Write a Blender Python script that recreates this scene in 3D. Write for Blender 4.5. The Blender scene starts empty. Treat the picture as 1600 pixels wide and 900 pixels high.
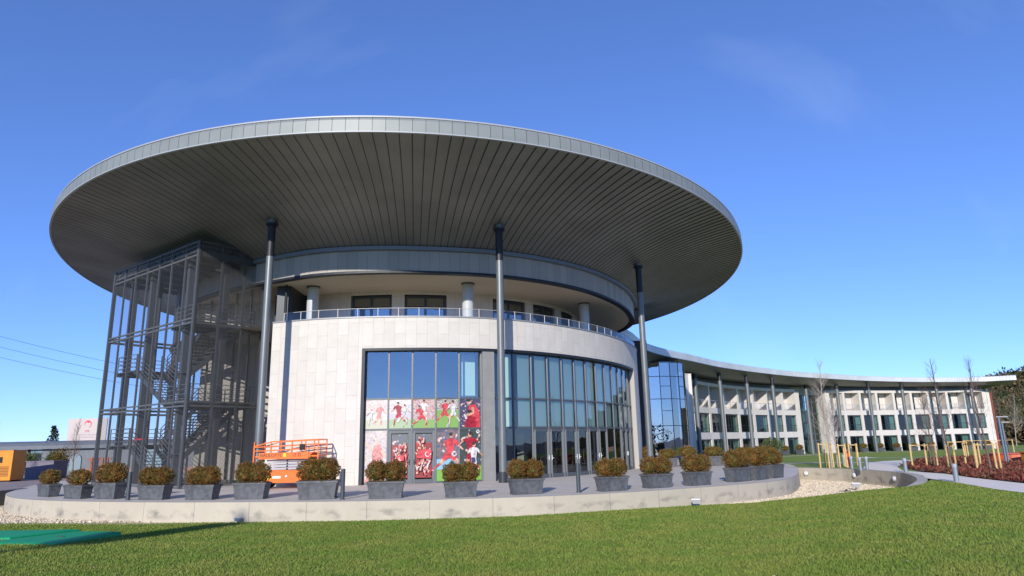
import bpy, math, random
import numpy as np
from mathutils import Vector, Matrix
from mathutils.geometry import delaunay_2d_cdt
R = math.radians
rnd = random.Random(7)
scene = bpy.context.scene
col = scene.collection

# ------------------------------------------------------------------ camera
cam_d = bpy.data.cameras.new('camera'); cam = bpy.data.objects.new('camera', cam_d); col.objects.link(cam)
cam_d.sensor_width = 36; cam_d.lens = 36*1056.29/1600; cam_d.clip_end = 6000; cam_d.clip_start = 0.1
cr = Vector((0.99977529, 0.0047295, -0.02066409)); cu = Vector((0.02119841, -0.22305623, 0.97457506)); cf = Vector((0, 0.97479411, 0.22310636))
M = Matrix((( cr.x, cu.x, -cf.x, 0), (cr.y, cu.y, -cf.y, 0), (cr.z, cu.z, -cf.z, 2.039), (0, 0, 0, 1)))
cam.matrix_world = M
scene.camera = cam
# ------------------------------------------------------------------ light
SUN_EL, SUN_AZ = 20.6, 12.5            # light travels towards +Y, turned a little to +X
w = bpy.data.worlds.new('World'); scene.world = w; w.use_nodes = True
nt = w.node_tree; nt.nodes.clear()
out = nt.nodes.new('ShaderNodeOutputWorld'); bg = nt.nodes.new('ShaderNodeBackground'); sky = nt.nodes.new('ShaderNodeTexSky')
sky.sky_type = 'NISHITA'; sky.sun_disc = False; sky.sun_elevation = R(SUN_EL); sky.sun_rotation = R(180+SUN_AZ)
sky.air_density = 0.7; sky.dust_density = 0.0; sky.ozone_density = 6.0; sky.altitude = 100
bg.inputs['Strength'].default_value = 0.15
gm = nt.nodes.new('ShaderNodeGamma'); gm.inputs['Gamma'].default_value = 0.8
hs = nt.nodes.new('ShaderNodeMix'); hs.data_type = 'RGBA'; hs.blend_type = 'MULTIPLY'; hs.inputs[0].default_value = 1; hs.inputs[7].default_value = (0.97, 1.08, 1.48, 1)
# faint high cirrus streaks
tc = nt.nodes.new('ShaderNodeTexCoord'); mp = nt.nodes.new('ShaderNodeMapping'); mp.inputs['Rotation'].default_value = (0.2, 0.3, 0.9); mp.inputs['Scale'].default_value = (1.2, 9, 3)
nz = nt.nodes.new('ShaderNodeTexNoise'); nz.inputs['Scale'].default_value = 1.6; nz.inputs['Detail'].default_value = 6
rp = nt.nodes.new('ShaderNodeValToRGB'); rp.color_ramp.elements[0].position = 0.56; rp.color_ramp.elements[1].position = 0.95
rp.color_ramp.elements[1].color = (0.10, 0.10, 0.10, 1)
mx = nt.nodes.new('ShaderNodeMix'); mx.data_type = 'RGBA'; mx.inputs[7].default_value = (5.5, 6.0, 6.6, 1)
L = nt.links.new
L(tc.outputs['Generated'], mp.inputs['Vector']); L(mp.outputs[0], nz.inputs['Vector']); L(nz.outputs['Fac'], rp.inputs[0])
L(rp.outputs[0], mx.inputs[0]); L(sky.outputs[0], gm.inputs['Color']); L(gm.outputs[0], hs.inputs[6]); L(hs.outputs[2], mx.inputs[6]); L(mx.outputs[2], bg.inputs['Color']); L(bg.outputs[0], out.inputs['Surface'])
sd = bpy.data.lights.new('sun', 'SUN'); sd.energy = 3.3; sd.angle = R(0.5); sd.color = (1.0, 0.94, 0.85)
so = bpy.data.objects.new('sun', sd); col.objects.link(so)
trav = Vector((math.sin(R(SUN_AZ))*math.cos(R(SUN_EL)), math.cos(R(SUN_AZ))*math.cos(R(SUN_EL)), -math.sin(R(SUN_EL))))
so.rotation_euler = trav.to_track_quat('-Z', 'Y').to_euler(); so.location = (-20, -40, 40)
scene.view_settings.view_transform = 'Standard'; scene.view_settings.look = 'None'
scene.view_settings.exposure = 0.45; scene.view_settings.gamma = 1
scene.cycles.max_bounces = 8; scene.cycles.transparent_max_bounces = 24; scene.cycles.caustics_reflective = False; scene.cycles.caustics_refractive = False
scene.cycles.use_denoising = True

# ------------------------------------------------------------------ materials
MATS = {}
def mat(name, c, rough=0.6, metal=0.0, vary=0.0, vscale=2.0, bump=0.0, bscale=20.0, spec=0.5, c2=None, isl=0.0, detail=4):
    if name in MATS: return MATS[name]
    m = bpy.data.materials.new(name); m.use_nodes = True; MATS[name] = m
    n = m.node_tree.nodes; l = m.node_tree.links.new; b = n['Principled BSDF']
    b.inputs['Base Color'].default_value = (*c, 1); b.inputs['Roughness'].default_value = rough; b.inputs['Metallic'].default_value = metal
    b.inputs['Specular IOR Level'].default_value = spec
    t = n.new('ShaderNodeTexCoord')
    src = None
    if vary or c2:
        z = n.new('ShaderNodeTexNoise'); z.inputs['Scale'].default_value = vscale; z.inputs['Detail'].default_value = detail
        l(t.outputs['Object'], z.inputs['Vector'])
        mxx = n.new('ShaderNodeMix'); mxx.data_type = 'RGBA'
        if c2: ca, cb = c, c2
        else: ca = tuple(min(1, k*(1-vary)) for k in c); cb = tuple(min(1, k*(1+vary)) for k in c)
        rr = n.new('ShaderNodeMapRange'); rr.inputs[1].default_value = 0.35; rr.inputs[2].default_value = 0.65
        l(z.outputs['Fac'], rr.inputs[0]); l(rr.outputs[0], mxx.inputs[0])
        mxx.inputs[6].default_value = (*ca, 1); mxx.inputs[7].default_value = (*cb, 1); src = mxx.outputs[2]
    if isl:
        g = n.new('ShaderNodeNewGeometry'); hv = n.new('ShaderNodeHueSaturation'); mr = n.new('ShaderNodeMapRange')
        mr.inputs[3].default_value = 1-isl; mr.inputs[4].default_value = 1+isl
        l(g.outputs['Random Per Island'], mr.inputs[0]); l(mr.outputs[0], hv.inputs['Value'])
        if src: l(src, hv.inputs['Color'])
        else: hv.inputs['Color'].default_value = (*c, 1)
        src = hv.outputs[0]
    if src: l(src, b.inputs['Base Color'])
    if bump:
        z2 = n.new('ShaderNodeTexNoise'); z2.inputs['Scale'].default_value = bscale; z2.inputs['Detail'].default_value = 3
        bp = n.new('ShaderNodeBump'); bp.inputs['Strength'].default_value = bump; bp.inputs['Distance'].default_value = 0.05
        l(t.outputs['Object'], z2.inputs['Vector']); l(z2.outputs['Fac'], bp.inputs['Height']); l(bp.outputs[0], b.inputs['Normal'])
    return m

def brick_mat(name, c1, c2, mortar, bw, rh, swap=True, msize=0.01, rough=0.7, stain=0.0, offset=0.5):
    m = bpy.data.materials.new(name); m.use_nodes = True; MATS[name] = m
    n = m.node_tree.nodes; l = m.node_tree.links.new; b = n['Principled BSDF']; b.inputs['Roughness'].default_value = rough
    uv = n.new('ShaderNodeUVMap'); sp = n.new('ShaderNodeSeparateXYZ'); cb = n.new('ShaderNodeCombineXYZ')
    l(uv.outputs[0], sp.inputs[0])
    if swap: l(sp.outputs[1], cb.inputs[0]); l(sp.outputs[0], cb.inputs[1])
    else: l(sp.outputs[0], cb.inputs[0]); l(sp.outputs[1], cb.inputs[1])
    br = n.new('ShaderNodeTexBrick'); br.inputs['Scale'].default_value = 1; br.inputs['Brick Width'].default_value = bw; br.inputs['Row Height'].default_value = rh
    br.inputs['Mortar Size'].default_value = msize; br.inputs['Mortar Smooth'].default_value = 0.3; br.offset = offset; br.inputs['Bias'].default_value = 0
    br.inputs['Color1'].default_value = (*c1, 1); br.inputs['Color2'].default_value = (*c2, 1); br.inputs['Mortar'].default_value = (*mortar, 1)
    l(cb.outputs[0], br.inputs['Vector'])
    z = n.new('ShaderNodeTexNoise'); z.inputs['Scale'].default_value = 1.2; z.inputs['Detail'].default_value = 8; z.inputs['Roughness'].default_value = 0.65
    l(uv.outputs[0], z.inputs['Vector'])
    mr = n.new('ShaderNodeMapRange'); mr.inputs[1].default_value = 0.3; mr.inputs[2].default_value = 0.7; mr.inputs[3].default_value = 0.93; mr.inputs[4].default_value = 1.05
    l(z.outputs['Fac'], mr.inputs[0])
    mm = n.new('ShaderNodeMix'); mm.data_type = 'RGBA'; mm.blend_type = 'MULTIPLY'; mm.inputs[0].default_value = 1
    l(br.outputs['Color'], mm.inputs[6]); l(mr.outputs[0], mm.inputs[7]); src = mm.outputs[2]
    if stain:   # water and dirt stains with their own shape
        mp = n.new('ShaderNodeMapping'); mp.inputs['Scale'].default_value = (1.3, 2.2, 1); l(uv.outputs[0], mp.inputs[0])
        z3 = n.new('ShaderNodeTexNoise'); z3.inputs['Scale'].default_value = 1.0; z3.inputs['Detail'].default_value = 5; l(mp.outputs[0], z3.inputs['Vector'])
        r3 = n.new('ShaderNodeMapRange'); r3.inputs[1].default_value = 0.5; r3.inputs[2].default_value = 0.72; l(z3.outputs['Fac'], r3.inputs[0])
        # a damp band at mid height of the wall (uv.y measured from the top)
        cr_ = n.new('ShaderNodeValToRGB'); e = cr_.color_ramp.elements; e[0].position = 0.0; e[0].color = (0, 0, 0, 1); e[1].position = 1.0; e[1].color = (0, 0, 0, 1)
        for p_, v_ in ((0.25, 0.1), (0.42, 1), (0.6, 0.6), (0.75, 0.05)):
            k = cr_.color_ramp.elements.new(p_); k.color = (v_, v_, v_, 1)
        l(sp.outputs[1], cr_.inputs[0])
        mu = n.new('ShaderNodeMath'); mu.operation = 'MULTIPLY'; l(r3.outputs[0], mu.inputs[0]); l(cr_.outputs[0], mu.inputs[1])
        mu2 = n.new('ShaderNodeMath'); mu2.operation = 'MULTIPLY'; l(mu.outputs[0], mu2.inputs[0]); mu2.inputs[1].default_value = stain
        m4 = n.new('ShaderNodeMix'); m4.data_type = 'RGBA'; l(mu2.outputs[0], m4.inputs[0]); l(src, m4.inputs[6]); m4.inputs[7].default_value = (0.14, 0.13, 0.12, 1); src = m4.outputs[2]
    l(src, b.inputs['Base Color'])
    bp = n.new('ShaderNodeBump'); bp.inputs['Strength'].default_value = 0.25; bp.inputs['Distance'].default_value = 0.01
    l(br.outputs['Fac'], bp.inputs['Height']); bp.invert = True; l(bp.outputs[0], b.inputs['Normal'])
    return m

def glass_mat(name, tint, refl=0.25, rough=0.0, edge=0.9):
    m = bpy.data.materials.new(name); m.use_nodes = True; MATS[name] = m
    n = m.node_tree.nodes; l = m.node_tree.links.new; n.clear()
    o = n.new('ShaderNodeOutputMaterial'); tr = n.new('ShaderNodeBsdfTransparent'); tr.inputs[0].default_value = (*tint, 1)
    gl = n.new('ShaderNodeBsdfGlossy'); gl.inputs['Roughness'].default_value = rough; gl.inputs['Color'].default_value = (0.9, 0.95, 1, 1)
    lw = n.new('ShaderNodeLayerWeight'); lw.inputs['Blend'].default_value = 0.25
    mr = n.new('ShaderNodeMapRange'); mr.inputs[3].default_value = refl; mr.inputs[4].default_value = edge
    l(lw.outputs['Fresnel'], mr.inputs[0]); x = n.new('ShaderNodeMixShader'); l(mr.outputs[0], x.inputs[0]); l(tr.outputs[0], x.inputs[1]); l(gl.outputs[0], x.inputs[2])
    # slightly uneven panes
    z = n.new('ShaderNodeTexNoise'); z.inputs['Scale'].default_value = 0.6; t = n.new('ShaderNodeTexCoord'); l(t.outputs['Object'], z.inputs['Vector'])
    bp = n.new('ShaderNodeBump'); bp.inputs['Strength'].default_value = 0.12; bp.inputs['Distance'].default_value = 0.05; l(z.outputs['Fac'], bp.inputs['Height']); l(bp.outputs[0], gl.inputs['Normal'])
    l(x.outputs[0], o.inputs[0]); return m

def screen_mat(name, cov, c):
    m = bpy.data.materials.new(name); m.use_nodes = True; MATS[name] = m
    n = m.node_tree.nodes; l = m.node_tree.links.new; b = n['Principled BSDF']
    b.inputs['Base Color'].default_value = (*c, 1); b.inputs['Metallic'].default_value = 0.5; b.inputs['Roughness'].default_value = 0.5
    uv = n.new('ShaderNodeUVMap'); w1 = n.new('ShaderNodeTexWave'); w1.inputs['Scale'].default_value = 3.1; w1.bands_direction = 'DIAGONAL'
    mr = n.new('ShaderNodeMapRange'); mr.inputs[3].default_value = cov-0.07; mr.inputs[4].default_value = cov+0.07
    l(uv.outputs[0], w1.inputs['Vector']); l(w1.outputs['Fac'], mr.inputs[0]); l(mr.outputs[0], b.inputs['Alpha']); return m

STONE = brick_mat('stone cladding', (0.62, 0.58, 0.52), (0.665, 0.625, 0.565), (0.44, 0.41, 0.37), 1.35, 0.6, msize=0.009)
STONE2 = brick_mat('pale concrete panels', (0.66, 0.61, 0.57), (0.70, 0.66, 0.61), (0.5, 0.46, 0.42), 3.4, 3.2, swap=False, msize=0.01)
CONC = brick_mat('terrace concrete', (0.50, 0.445, 0.345), (0.54, 0.48, 0.375), (0.25, 0.22, 0.19), 2.4, 3.0, swap=False, msize=0.012, stain=0.95, offset=0)
PAVE = brick_mat('grey stone paving', (0.60, 0.545, 0.48), (0.66, 0.60, 0.53), (0.42, 0.40, 0.38), 1.2, 0.6, swap=False, msize=0.008, rough=0.75)
GLASS = glass_mat('hall glass', (0.9, 0.96, 0.94), 0.27, edge=.85)
GLASS_B = glass_mat('bay glass', (0.94, 0.98, 0.95), 0.13, edge=.8)
GLASS_T = glass_mat('tower glass', (0.35, 0.5, 0.6), 0.42)
GLASS_W = glass_mat('wing glass', (0.55, 0.72, 0.69), 0.08, edge=0.45)
GLASS_R = glass_mat('rail glass', (0.95, 0.97, 0.97), 0.05)
FRAME = mat('dark frame', (0.045, 0.05, 0.057), 0.45, 0.3)
DARK = mat('dark metal', (0.018, 0.022, 0.03), 0.5, 0.2)
GREYM = mat('grey mullion', (0.11, 0.12, 0.13), 0.45, 0.3)
SOFFIT = mat('soffit metal', (0.215, 0.21, 0.195), 0.45, 0.25, vary=0.16, vscale=0.3)
SEAM = mat('soffit seam', (0.02, 0.02, 0.02), 0.6)
FASCIA = mat('fascia zinc', (0.25, 0.27, 0.26), 0.5, 0.1, vary=0.06, vscale=0.6)
TRIM = mat('pale trim', (0.40, 0.42, 0.44), 0.5, 0.1)
STEEL = mat('column steel', (0.17, 0.185, 0.19), 0.42, 0.3, vary=.06, vscale=1.5)
CAPB = mat('column cap', (0.012, 0.014, 0.02), 0.5)
CEIL = mat('balcony ceiling', (0.56, 0.50, 0.42), 0.7)
BAND = mat('ring stone', (0.42, 0.39, 0.35), 0.6, isl=0.10)
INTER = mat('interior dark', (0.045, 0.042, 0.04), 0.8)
BLIND = mat('mint blind', (0.56, 0.78, 0.66), 0.8)
GRAVEL = mat('gravel', (0.70, 0.585, 0.42), 0.9, c2=(0.58, 0.48, 0.34), vscale=14, bump=0.35, bscale=16, detail=8)
ASPH = mat('ground asphalt', (0.16, 0.15, 0.14), 0.9, vary=0.15, vscale=0.5)
PATHM = mat('pale path', (0.88, 0.78, 0.67), 0.9, vary=0.06, vscale=1.5, spec=0.1)
KERB = mat('kerb concrete', (0.42, 0.41, 0.40), 0.8, vary=0.1)
PLANT = mat('planter plastic', (0.095, 0.10, 0.108), 0.55, 0.0, vary=0.28, vscale=5)
SOIL = mat('soil', (0.06, 0.04, 0.03), 0.95)
SHRUB = mat('rusty shrub leaves', (0.20, 0.085, 0.02), 0.7, c2=(0.11, 0.10, 0.025), vscale=3.5, isl=0.5, spec=0.2)
SHRUB_G = mat('green shrub leaves', (0.13, 0.11, 0.022), 0.7, c2=(0.17, 0.10, 0.025), vscale=3.0, isl=0.45, spec=0.2)
ORANGE = mat('lift orange', (0.80, 0.16, 0.015), 0.4, vary=0.05)
RUBBER = mat('rubber', (0.02, 0.02, 0.02), 0.8)
LIGHTG = mat('light grey steel', (0.42, 0.41, 0.42), 0.5, 0.1)
WHITE = mat('white paint', (0.8, 0.8, 0.78), 0.5)
YEL = mat('yellow sticker', (0.8, 0.6, 0.02), 0.5)
BLACKM = mat('black lettering', (0.02, 0.02, 0.03), 0.5)
REDM = mat('red print', (0.55, 0.02, 0.03), 0.5)
WOODY = mat('pale stake wood', (0.62, 0.43, 0.19), 0.7, vary=0.12, vscale=4)
BARK = mat('young bark', (0.16, 0.105, 0.085), 0.85, vary=0.2, vscale=6)
BARK_P = mat('pale bark', (0.36, 0.31, 0.27), 0.85, vary=0.15, vscale=6)
TOWERM = mat('tower steel', (0.115, 0.118, 0.12), 0.5, 0.4)
TOWERL = mat('tower grating', (0.19, 0.19, 0.185), 0.55, 0.35)
SCREEN = screen_mat('tower mesh screen', 0.38, (0.15, 0.148, 0.14))
SCREEN_S = screen_mat('tower side mesh screen', 0.18, (0.16, 0.165, 0.17))

# ------------------------------------------------------------------ mesh builder
class MB:
    def __init__(s): s.v = []; s.f = []; s.uv = []; s.mi = []; s.smooth = False
    def face(s, pts, uv=None, mi=0):
        i = len(s.v); s.v += [tuple(p) for p in pts]; s.f.append(tuple(range(i, i+len(pts)))); s.uv += list(uv) if uv else [(0, 0)]*len(pts); s.mi.append(mi)
    def box(s, c, d, rz=0, mi=0, taper=(1, 1)):
        x, y, z = [k/2 for k in d]; ca, sa = math.cos(rz), math.sin(rz); P = []
        for k in (-1, 1):
            tx, ty = (1, 1) if k > 0 else taper
            for (a, b) in ((-1, -1), (1, -1), (1, 1), (-1, 1)):
                px, py = a*x*tx, b*y*ty; P.append((c[0]+px*ca-py*sa, c[1]+px*sa+py*ca, c[2]+k*z))
        for q in ((0, 3, 2, 1), (4, 5, 6, 7), (0, 1, 5, 4), (1, 2, 6, 5), (2, 3, 7, 6), (3, 0, 4, 7)):
            w_ = d[0] if q in ((0, 1, 5, 4), (2, 3, 7, 6)) else d[1]
            s.face([P[k] for k in q], [(0, 0), (w_, 0), (w_, d[2]), (0, d[2])], mi)
    def beam(s, a, b, w, h=None, mi=0):
        a, b = Vector(a), Vector(b); h = h or w; d = (b-a); n = d.normalized()
        up = Vector((0, 0, 1)) if abs(n.z) < 0.95 else Vector((0, 1, 0)); x = n.cross(up).normalized()*w/2; y = x.normalized().cross(n).normalized()*h/2
        A = [a-x-y, a+x-y, a+x+y, a-x+y]; B = [b-x-y, b+x-y, b+x+y, b-x+y]
        for k in range(4): s.face([A[k], A[(k+1) % 4], B[(k+1) % 4], B[k]], None, mi)
        s.face(A[::-1], None, mi); s.face(B, None, mi)
    def tube(s, a, b, r0, r1=None, n=12, mi=0, caps=True):
        a, b = Vector(a), Vector(b); r1 = r0 if r1 is None else r1; d = (b-a).normalized()
        up = Vector((0, 0, 1)) if abs(d.z) < 0.95 else Vector((1, 0, 0)); x = d.cross(up).normalized(); y = d.cross(x).normalized()
        i = len(s.v)
        for k in range(n):
            t = 2*math.pi*k/n; o = x*math.cos(t)+y*math.sin(t); s.v.append(tuple(a+o*r0)); s.v.append(tuple(b+o*r1))
        for k in range(n):
            j = (k+1) % n; s.f.append((i+2*k, i+2*k+1, i+2*j+1, i+2*j)); s.uv += [(0, 0)]*4; s.mi.append(mi)
        if caps:
            s.f.append(tuple(i+2*k for k in range(n))); s.uv += [(0, 0)]*n; s.mi.append(mi)
            s.f.append(tuple(i+2*k+1 for k in reversed(range(n)))); s.uv += [(0, 0)]*n; s.mi.append(mi)
    def ball(s, c, r, n=10, mi=0, squash=1):
        for i in range(n):
            for j in range(n//2):
                def P(a, b):
                    t = 2*math.pi*a/n; p = math.pi*b/(n//2); return (c[0]+r*math.cos(t)*math.sin(p), c[1]+r*math.sin(t)*math.sin(p), c[2]+r*squash*math.cos(p))
                q = [P(i, j), P(i, j+1), P(i+1, j+1), P(i+1, j)]
                if j == 0: q = q[:3] if False else [q[0], q[1], q[2]]
                elif j == n//2-1: q = [q[0], q[1], q[3]]
                s.face(q, None, mi)
    def build(s, name, m, parent=None, smooth=None, loc=None, rz=0):
        me = bpy.data.meshes.new(name); me.from_pydata(s.v, [], s.f); u = me.uv_layers.new(name='UVMap')
        u.data.foreach_set('uv', np.array(s.uv, dtype=np.float32).ravel())
        ms = m if isinstance(m, (list, tuple)) else [m]
        for k in ms: me.materials.append(k)
        if len(ms) > 1: me.polygons.foreach_set('material_index', s.mi)
        if smooth or (smooth is None and s.smooth): me.polygons.foreach_set('use_smooth', [True]*len(me.polygons))
        me.update(); o = bpy.data.objects.new(name, me); col.objects.link(o); o.parent = parent
        if loc: o.location = loc
        o.rotation_euler.z = rz
        return o
def tag(o, label=None, cat=None, group=None, kind=None):
    if label: o['label'] = label
    if cat: o['category'] = cat
    if group: o['group'] = group
    if kind: o['kind'] = kind
    return o
def empty(name, loc=(0, 0, 0), rz=0):
    o = bpy.data.objects.new(name, None); col.objects.link(o); o.location = loc; o.rotation_euler.z = rz; o.empty_display_size = 0.2; return o
def copy_tree(o, parent=None):
    c = o.copy(); col.objects.link(c); c.parent = parent
    for ch in list(o.children): copy_tree(ch, c)
    return c
def struct(o): o['kind'] = 'structure'; return o

def patch(name, poly, zf, m, step=2.0, uvr=0.0, parent=None, edge_drop=0.0):
    """surface filling a polygon, following a height function"""
    n = len(poly); P = []
    for i in range(n):
        a, b = Vector(poly[i]), Vector(poly[(i+1) % n]); k = max(1, int((b-a).length/step))
        for j in range(k): P.append(a+(b-a)*j/k)
    nb = len(P); xs = [p.x for p in P]; ys = [p.y for p in P]
    def inside(x, y):
        c = False; j = nb-1
        for i in range(nb):
            if (P[i].y > y) != (P[j].y > y) and x < (P[j].x-P[i].x)*(y-P[i].y)/(P[j].y-P[i].y)+P[i].x: c = not c
            j = i
        return c
    x = min(xs)
    pts = list(P)
    while x < max(xs):
        y = min(ys)
        while y < max(ys):
            if inside(x, y) and min((p.x-x)**2+(p.y-y)**2 for p in P) > (0.3*step)**2: pts.append(Vector((x, y)))
            y += step
        x += step
    r = delaunay_2d_cdt(pts, [], [list(range(nb))], 1, 1e-5)
    V = [(v.x, v.y, zf(v.x, v.y)) for v in r[0]]
    mb = MB(); ca, sa = math.cos(uvr), math.sin(uvr)
    mb.v = V; mb.f = [tuple(f) for f in r[2]]
    for f in mb.f:
        for i in f: mb.uv.append((V[i][0]*ca-V[i][1]*sa, V[i][0]*sa+V[i][1]*ca))
    mb.mi = [0]*len(mb.f)
    # faces up
    F = []; U = []; k = 0
    for f in mb.f:
        a, b, c = [Vector(V[i]) for i in f[:3]]; u = mb.uv[k:k+len(f)]; k += len(f)
        if (b-a).cross(c-a).z < 0: f = f[::-1]; u = u[::-1]
        F.append(f); U += u
    mb.f, mb.uv = F, U
    return mb.build(name, m, parent, smooth=True)
def wall_line(mb, pts, z0, z1, th=0.0, closed=False, v_top=False, mi=0):
    """vertical wall skin along points; uv = (length, height)"""
    d = 0; n = len(pts)
    for i in range(n if closed else n-1):
        a, b = Vector(pts[i][:2]), Vector(pts[(i+1) % n][:2]); e = d+(b-a).length
        za = z0(a.x, a.y) if callable(z0) else z0; zb = z0(b.x, b.y) if callable(z0) else z0
        if v_top: uv = [(d, z1-za), (e, z1-zb), (e, 0), (d, 0)]
        else: uv = [(d, za), (e, zb), (e, z1), (d, z1)]
        mb.face([(a.x, a.y, za), (b.x, b.y, zb), (b.x, b.y, z1), (a.x, a.y, z1)], uv, mi); d = e
def catmull(keys, t):
    """periodic-safe cubic interpolation of (angle, value) keys"""
    n = len(keys)
    if t <= keys[0][0]: return keys[0][1]
    if t >= keys[-1][0]: return keys[-1][1]
    for i in range(n-1):
        if keys[i][0] <= t <= keys[i+1][0]: break
    x0, y0 = keys[i]; x1, y1 = keys[i+1]; h = x1-x0
    m0 = (y1-keys[i-1][1])/(x1-keys[i-1][0]) if i > 0 else (y1-y0)/h
    m1 = (keys[i+2][1]-y0)/(keys[i+2][0]-x0) if i+2 < n else (y1-y0)/h
    s = (t-x0)/h; return (2*s**3-3*s*s+1)*y0+(s**3-2*s*s+s)*h*m0+(-2*s**3+3*s*s)*y1+(s**3-s*s)*h*m1

# ------------------------------------------------------------------ plan of the hall
CX, CY = -8.33, 56.76
K_LOW = [(-180, 18.3), (-150, 18.6), (-120, 18.95), (-105, 19.14), (-98, 19.36), (-87, 19.46), (-74, 19.58), (-64, 19.42), (-56, 19.04), (-46, 18.6), (-33, 18.3), (-19, 18.2), (-6, 18.44), (20, 18.6), (60, 18.3), (180, 18.3)]
K_RING = [(-180, 18.3), (-150, 17.9), (-120, 17.95), (-108, 18.3), (-99, 18.8), (-87, 18.95), (-79, 18.9), (-67, 18.95), (-55, 18.74), (-45, 18.48), (-30, 18.12), (-12, 18.2), (-1, 18.6), (12, 18.9), (40, 18.9), (90, 18.6), (180, 18.3)]
def LP(a, off=0.0, z=None):
    r = catmull(K_LOW, a)+off; p = (CX+r*math.cos(R(a)), CY+r*math.sin(R(a))); return p if z is None else (*p, z)
def RP(a, off=0.0, z=None):
    r = catmull(K_RING, a)+off; p = (CX+r*math.cos(R(a)), CY+r*math.sin(R(a))); return p if z is None else (*p, z)
def CP(a, r, z=None):
    p = (CX+r*math.cos(R(a)), CY+r*math.sin(R(a))); return p if z is None else (*p, z)
K_TER = [(-180, 25.5), (-152, 25.6), (-141.2, 26.15), (-131.3, 27.3), (-119.3, 28.45), (-106.2, 28.85), (-93.6, 29.3), (-84.9, 30.04), (-74.6, 30.75), (-68.2, 31.0), (-59, 30.95), (-49.8, 31.0), (-44.6, 30.74), (-36.3, 29.75), (-25.4, 29.0), (-12, 29.1), (20, 31), (90, 33)]
def TP(a, off=0.0):
    r = catmull(K_TER, a)+off; return (CX+r*math.cos(R(a)), CY+r*math.sin(R(a)))
GZ = -0.78   # gravel level

# ------------------------------------------------------------------ terrain
def sstep(t): t = max(0, min(1, t)); return t*t*(3-2*t)
def gz(x, y): return -1.07*sstep((y-46)/72)
mb = MB(); S = 3000
mb.face([(-S, -S, -1.3), (S, -S, -1.3), (S, S, -1.3), (-S, S, -1.3)]); struct(mb.build('ground', ASPH))
struct(patch('gravel_bed', [(-62, 22), (19, 24), (23, 34), (24, 48), (22, 62), (-30, 62), (-62, 45)], lambda x, y: GZ, GRAVEL, 4))

GRASS = mat('lawn grass', (0.26, 0.285, 0.06), 0.8, c2=(0.17, 0.26, 0.04), vscale=0.9, bump=0.9, bscale=18, spec=0.15, detail=10)
GRASS_F = mat('far lawn grass', (0.25, 0.32, 0.06), 0.8, c2=(0.20, 0.27, 0.05), vscale=0.5, spec=0.15)
# outer edge of the near lawn: x, y, z
LE = [(-64, 34, -.8), (-40, 31.5, -.8), (-30, 30.5, -.8), (-21.8, 29.8, -.8), (-17.3, 28.9, -.8), (-14.4, 28.4, -.8), (-10.7, 27.75, -.76), (-5.7, 26.95, -.72), (0, 27.15, -.7), (4.5, 28.75, -.67), (7.45, 30.15, -.72),
      (10, 29.8, -.62), (12.5, 29.3, -.36), (14.4, 28.85, -.13), (16.0, 28.75, -.03), (17.2, 29.75, 0), (19.3, 32.7, 0), (19.35, 33.3, 0), (18.8, 30.4, 0), (17.6, 25.9, 0), (17.4, 24.3, 0), (18.2, 18, 0), (22, 6, 0), (26, 2, 0)]
LEA = [(math.degrees(math.atan2(x, y)), math.hypot(x, y), z) for x, y, z in LE]
LEA2 = []
for a_, d_, z_ in LEA:
    if not LEA2 or a_ > LEA2[-1][0]+0.01: LEA2.append((a_, d_, z_))
def lawn_z(x, y):
    if y <= 2: return 0.3
    a_ = math.degrees(math.atan2(x, y)); d = math.hypot(x, y)
    if a_ <= LEA2[0][0]: De, ze = LEA2[0][1:]
    elif a_ >= LEA2[-1][0]: De, ze = LEA2[-1][1:]
    else:
        for i in range(len(LEA2)-1):
            if LEA2[i][0] <= a_ <= LEA2[i+1][0]:
                t = (a_-LEA2[i][0])/(LEA2[i+1][0]-LEA2[i][0]); De = LEA2[i][1]+t*(LEA2[i+1][1]-LEA2[i][1]); ze = LEA2[i][2]+t*(LEA2[i+1][2]-LEA2[i][2]); break
    t = min(1, d/De); s = sstep(min(1, (y-2)/3)); return 0.3*(1-s)+s*(ze+(0.3-ze)*(1-t))
lawn_poly = [(x, y) for x, y, z in LE]+[(26, -60), (-64, -60)]
struct(patch('lawn', lawn_poly, lambda x, y: lawn_z(x, y)-.012, GRASS, 1.0))

# terrace floor and its wall
ta = [a for a in range(-180, 41, 3)]
ter = [TP(a) for a in ta]
plaza = ter+[(22.5, 72), (26, 82), (20, 90), (-40, 90), (-45, 60)]
struct(patch('terrace_floor', plaza, lambda x, y: 0.0, PAVE, 3.0, uvr=0.25))
mb = MB(); wl = [TP(a, 0.0) for a in [k*1.0 for k in range(-180, 21)]]
wall_line(mb, wl, -1.0, -0.002, v_top=True)
tw = mb.build('terrace_wall', CONC); tag(tw, 'curved beige concrete wall edging the raised terrace, water stained', 'retaining wall')
# give it thickness
md = tw.modifiers.new('t', 'SOLIDIFY'); md.thickness = 0.35; md.offset = 1 if False else -1

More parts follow.
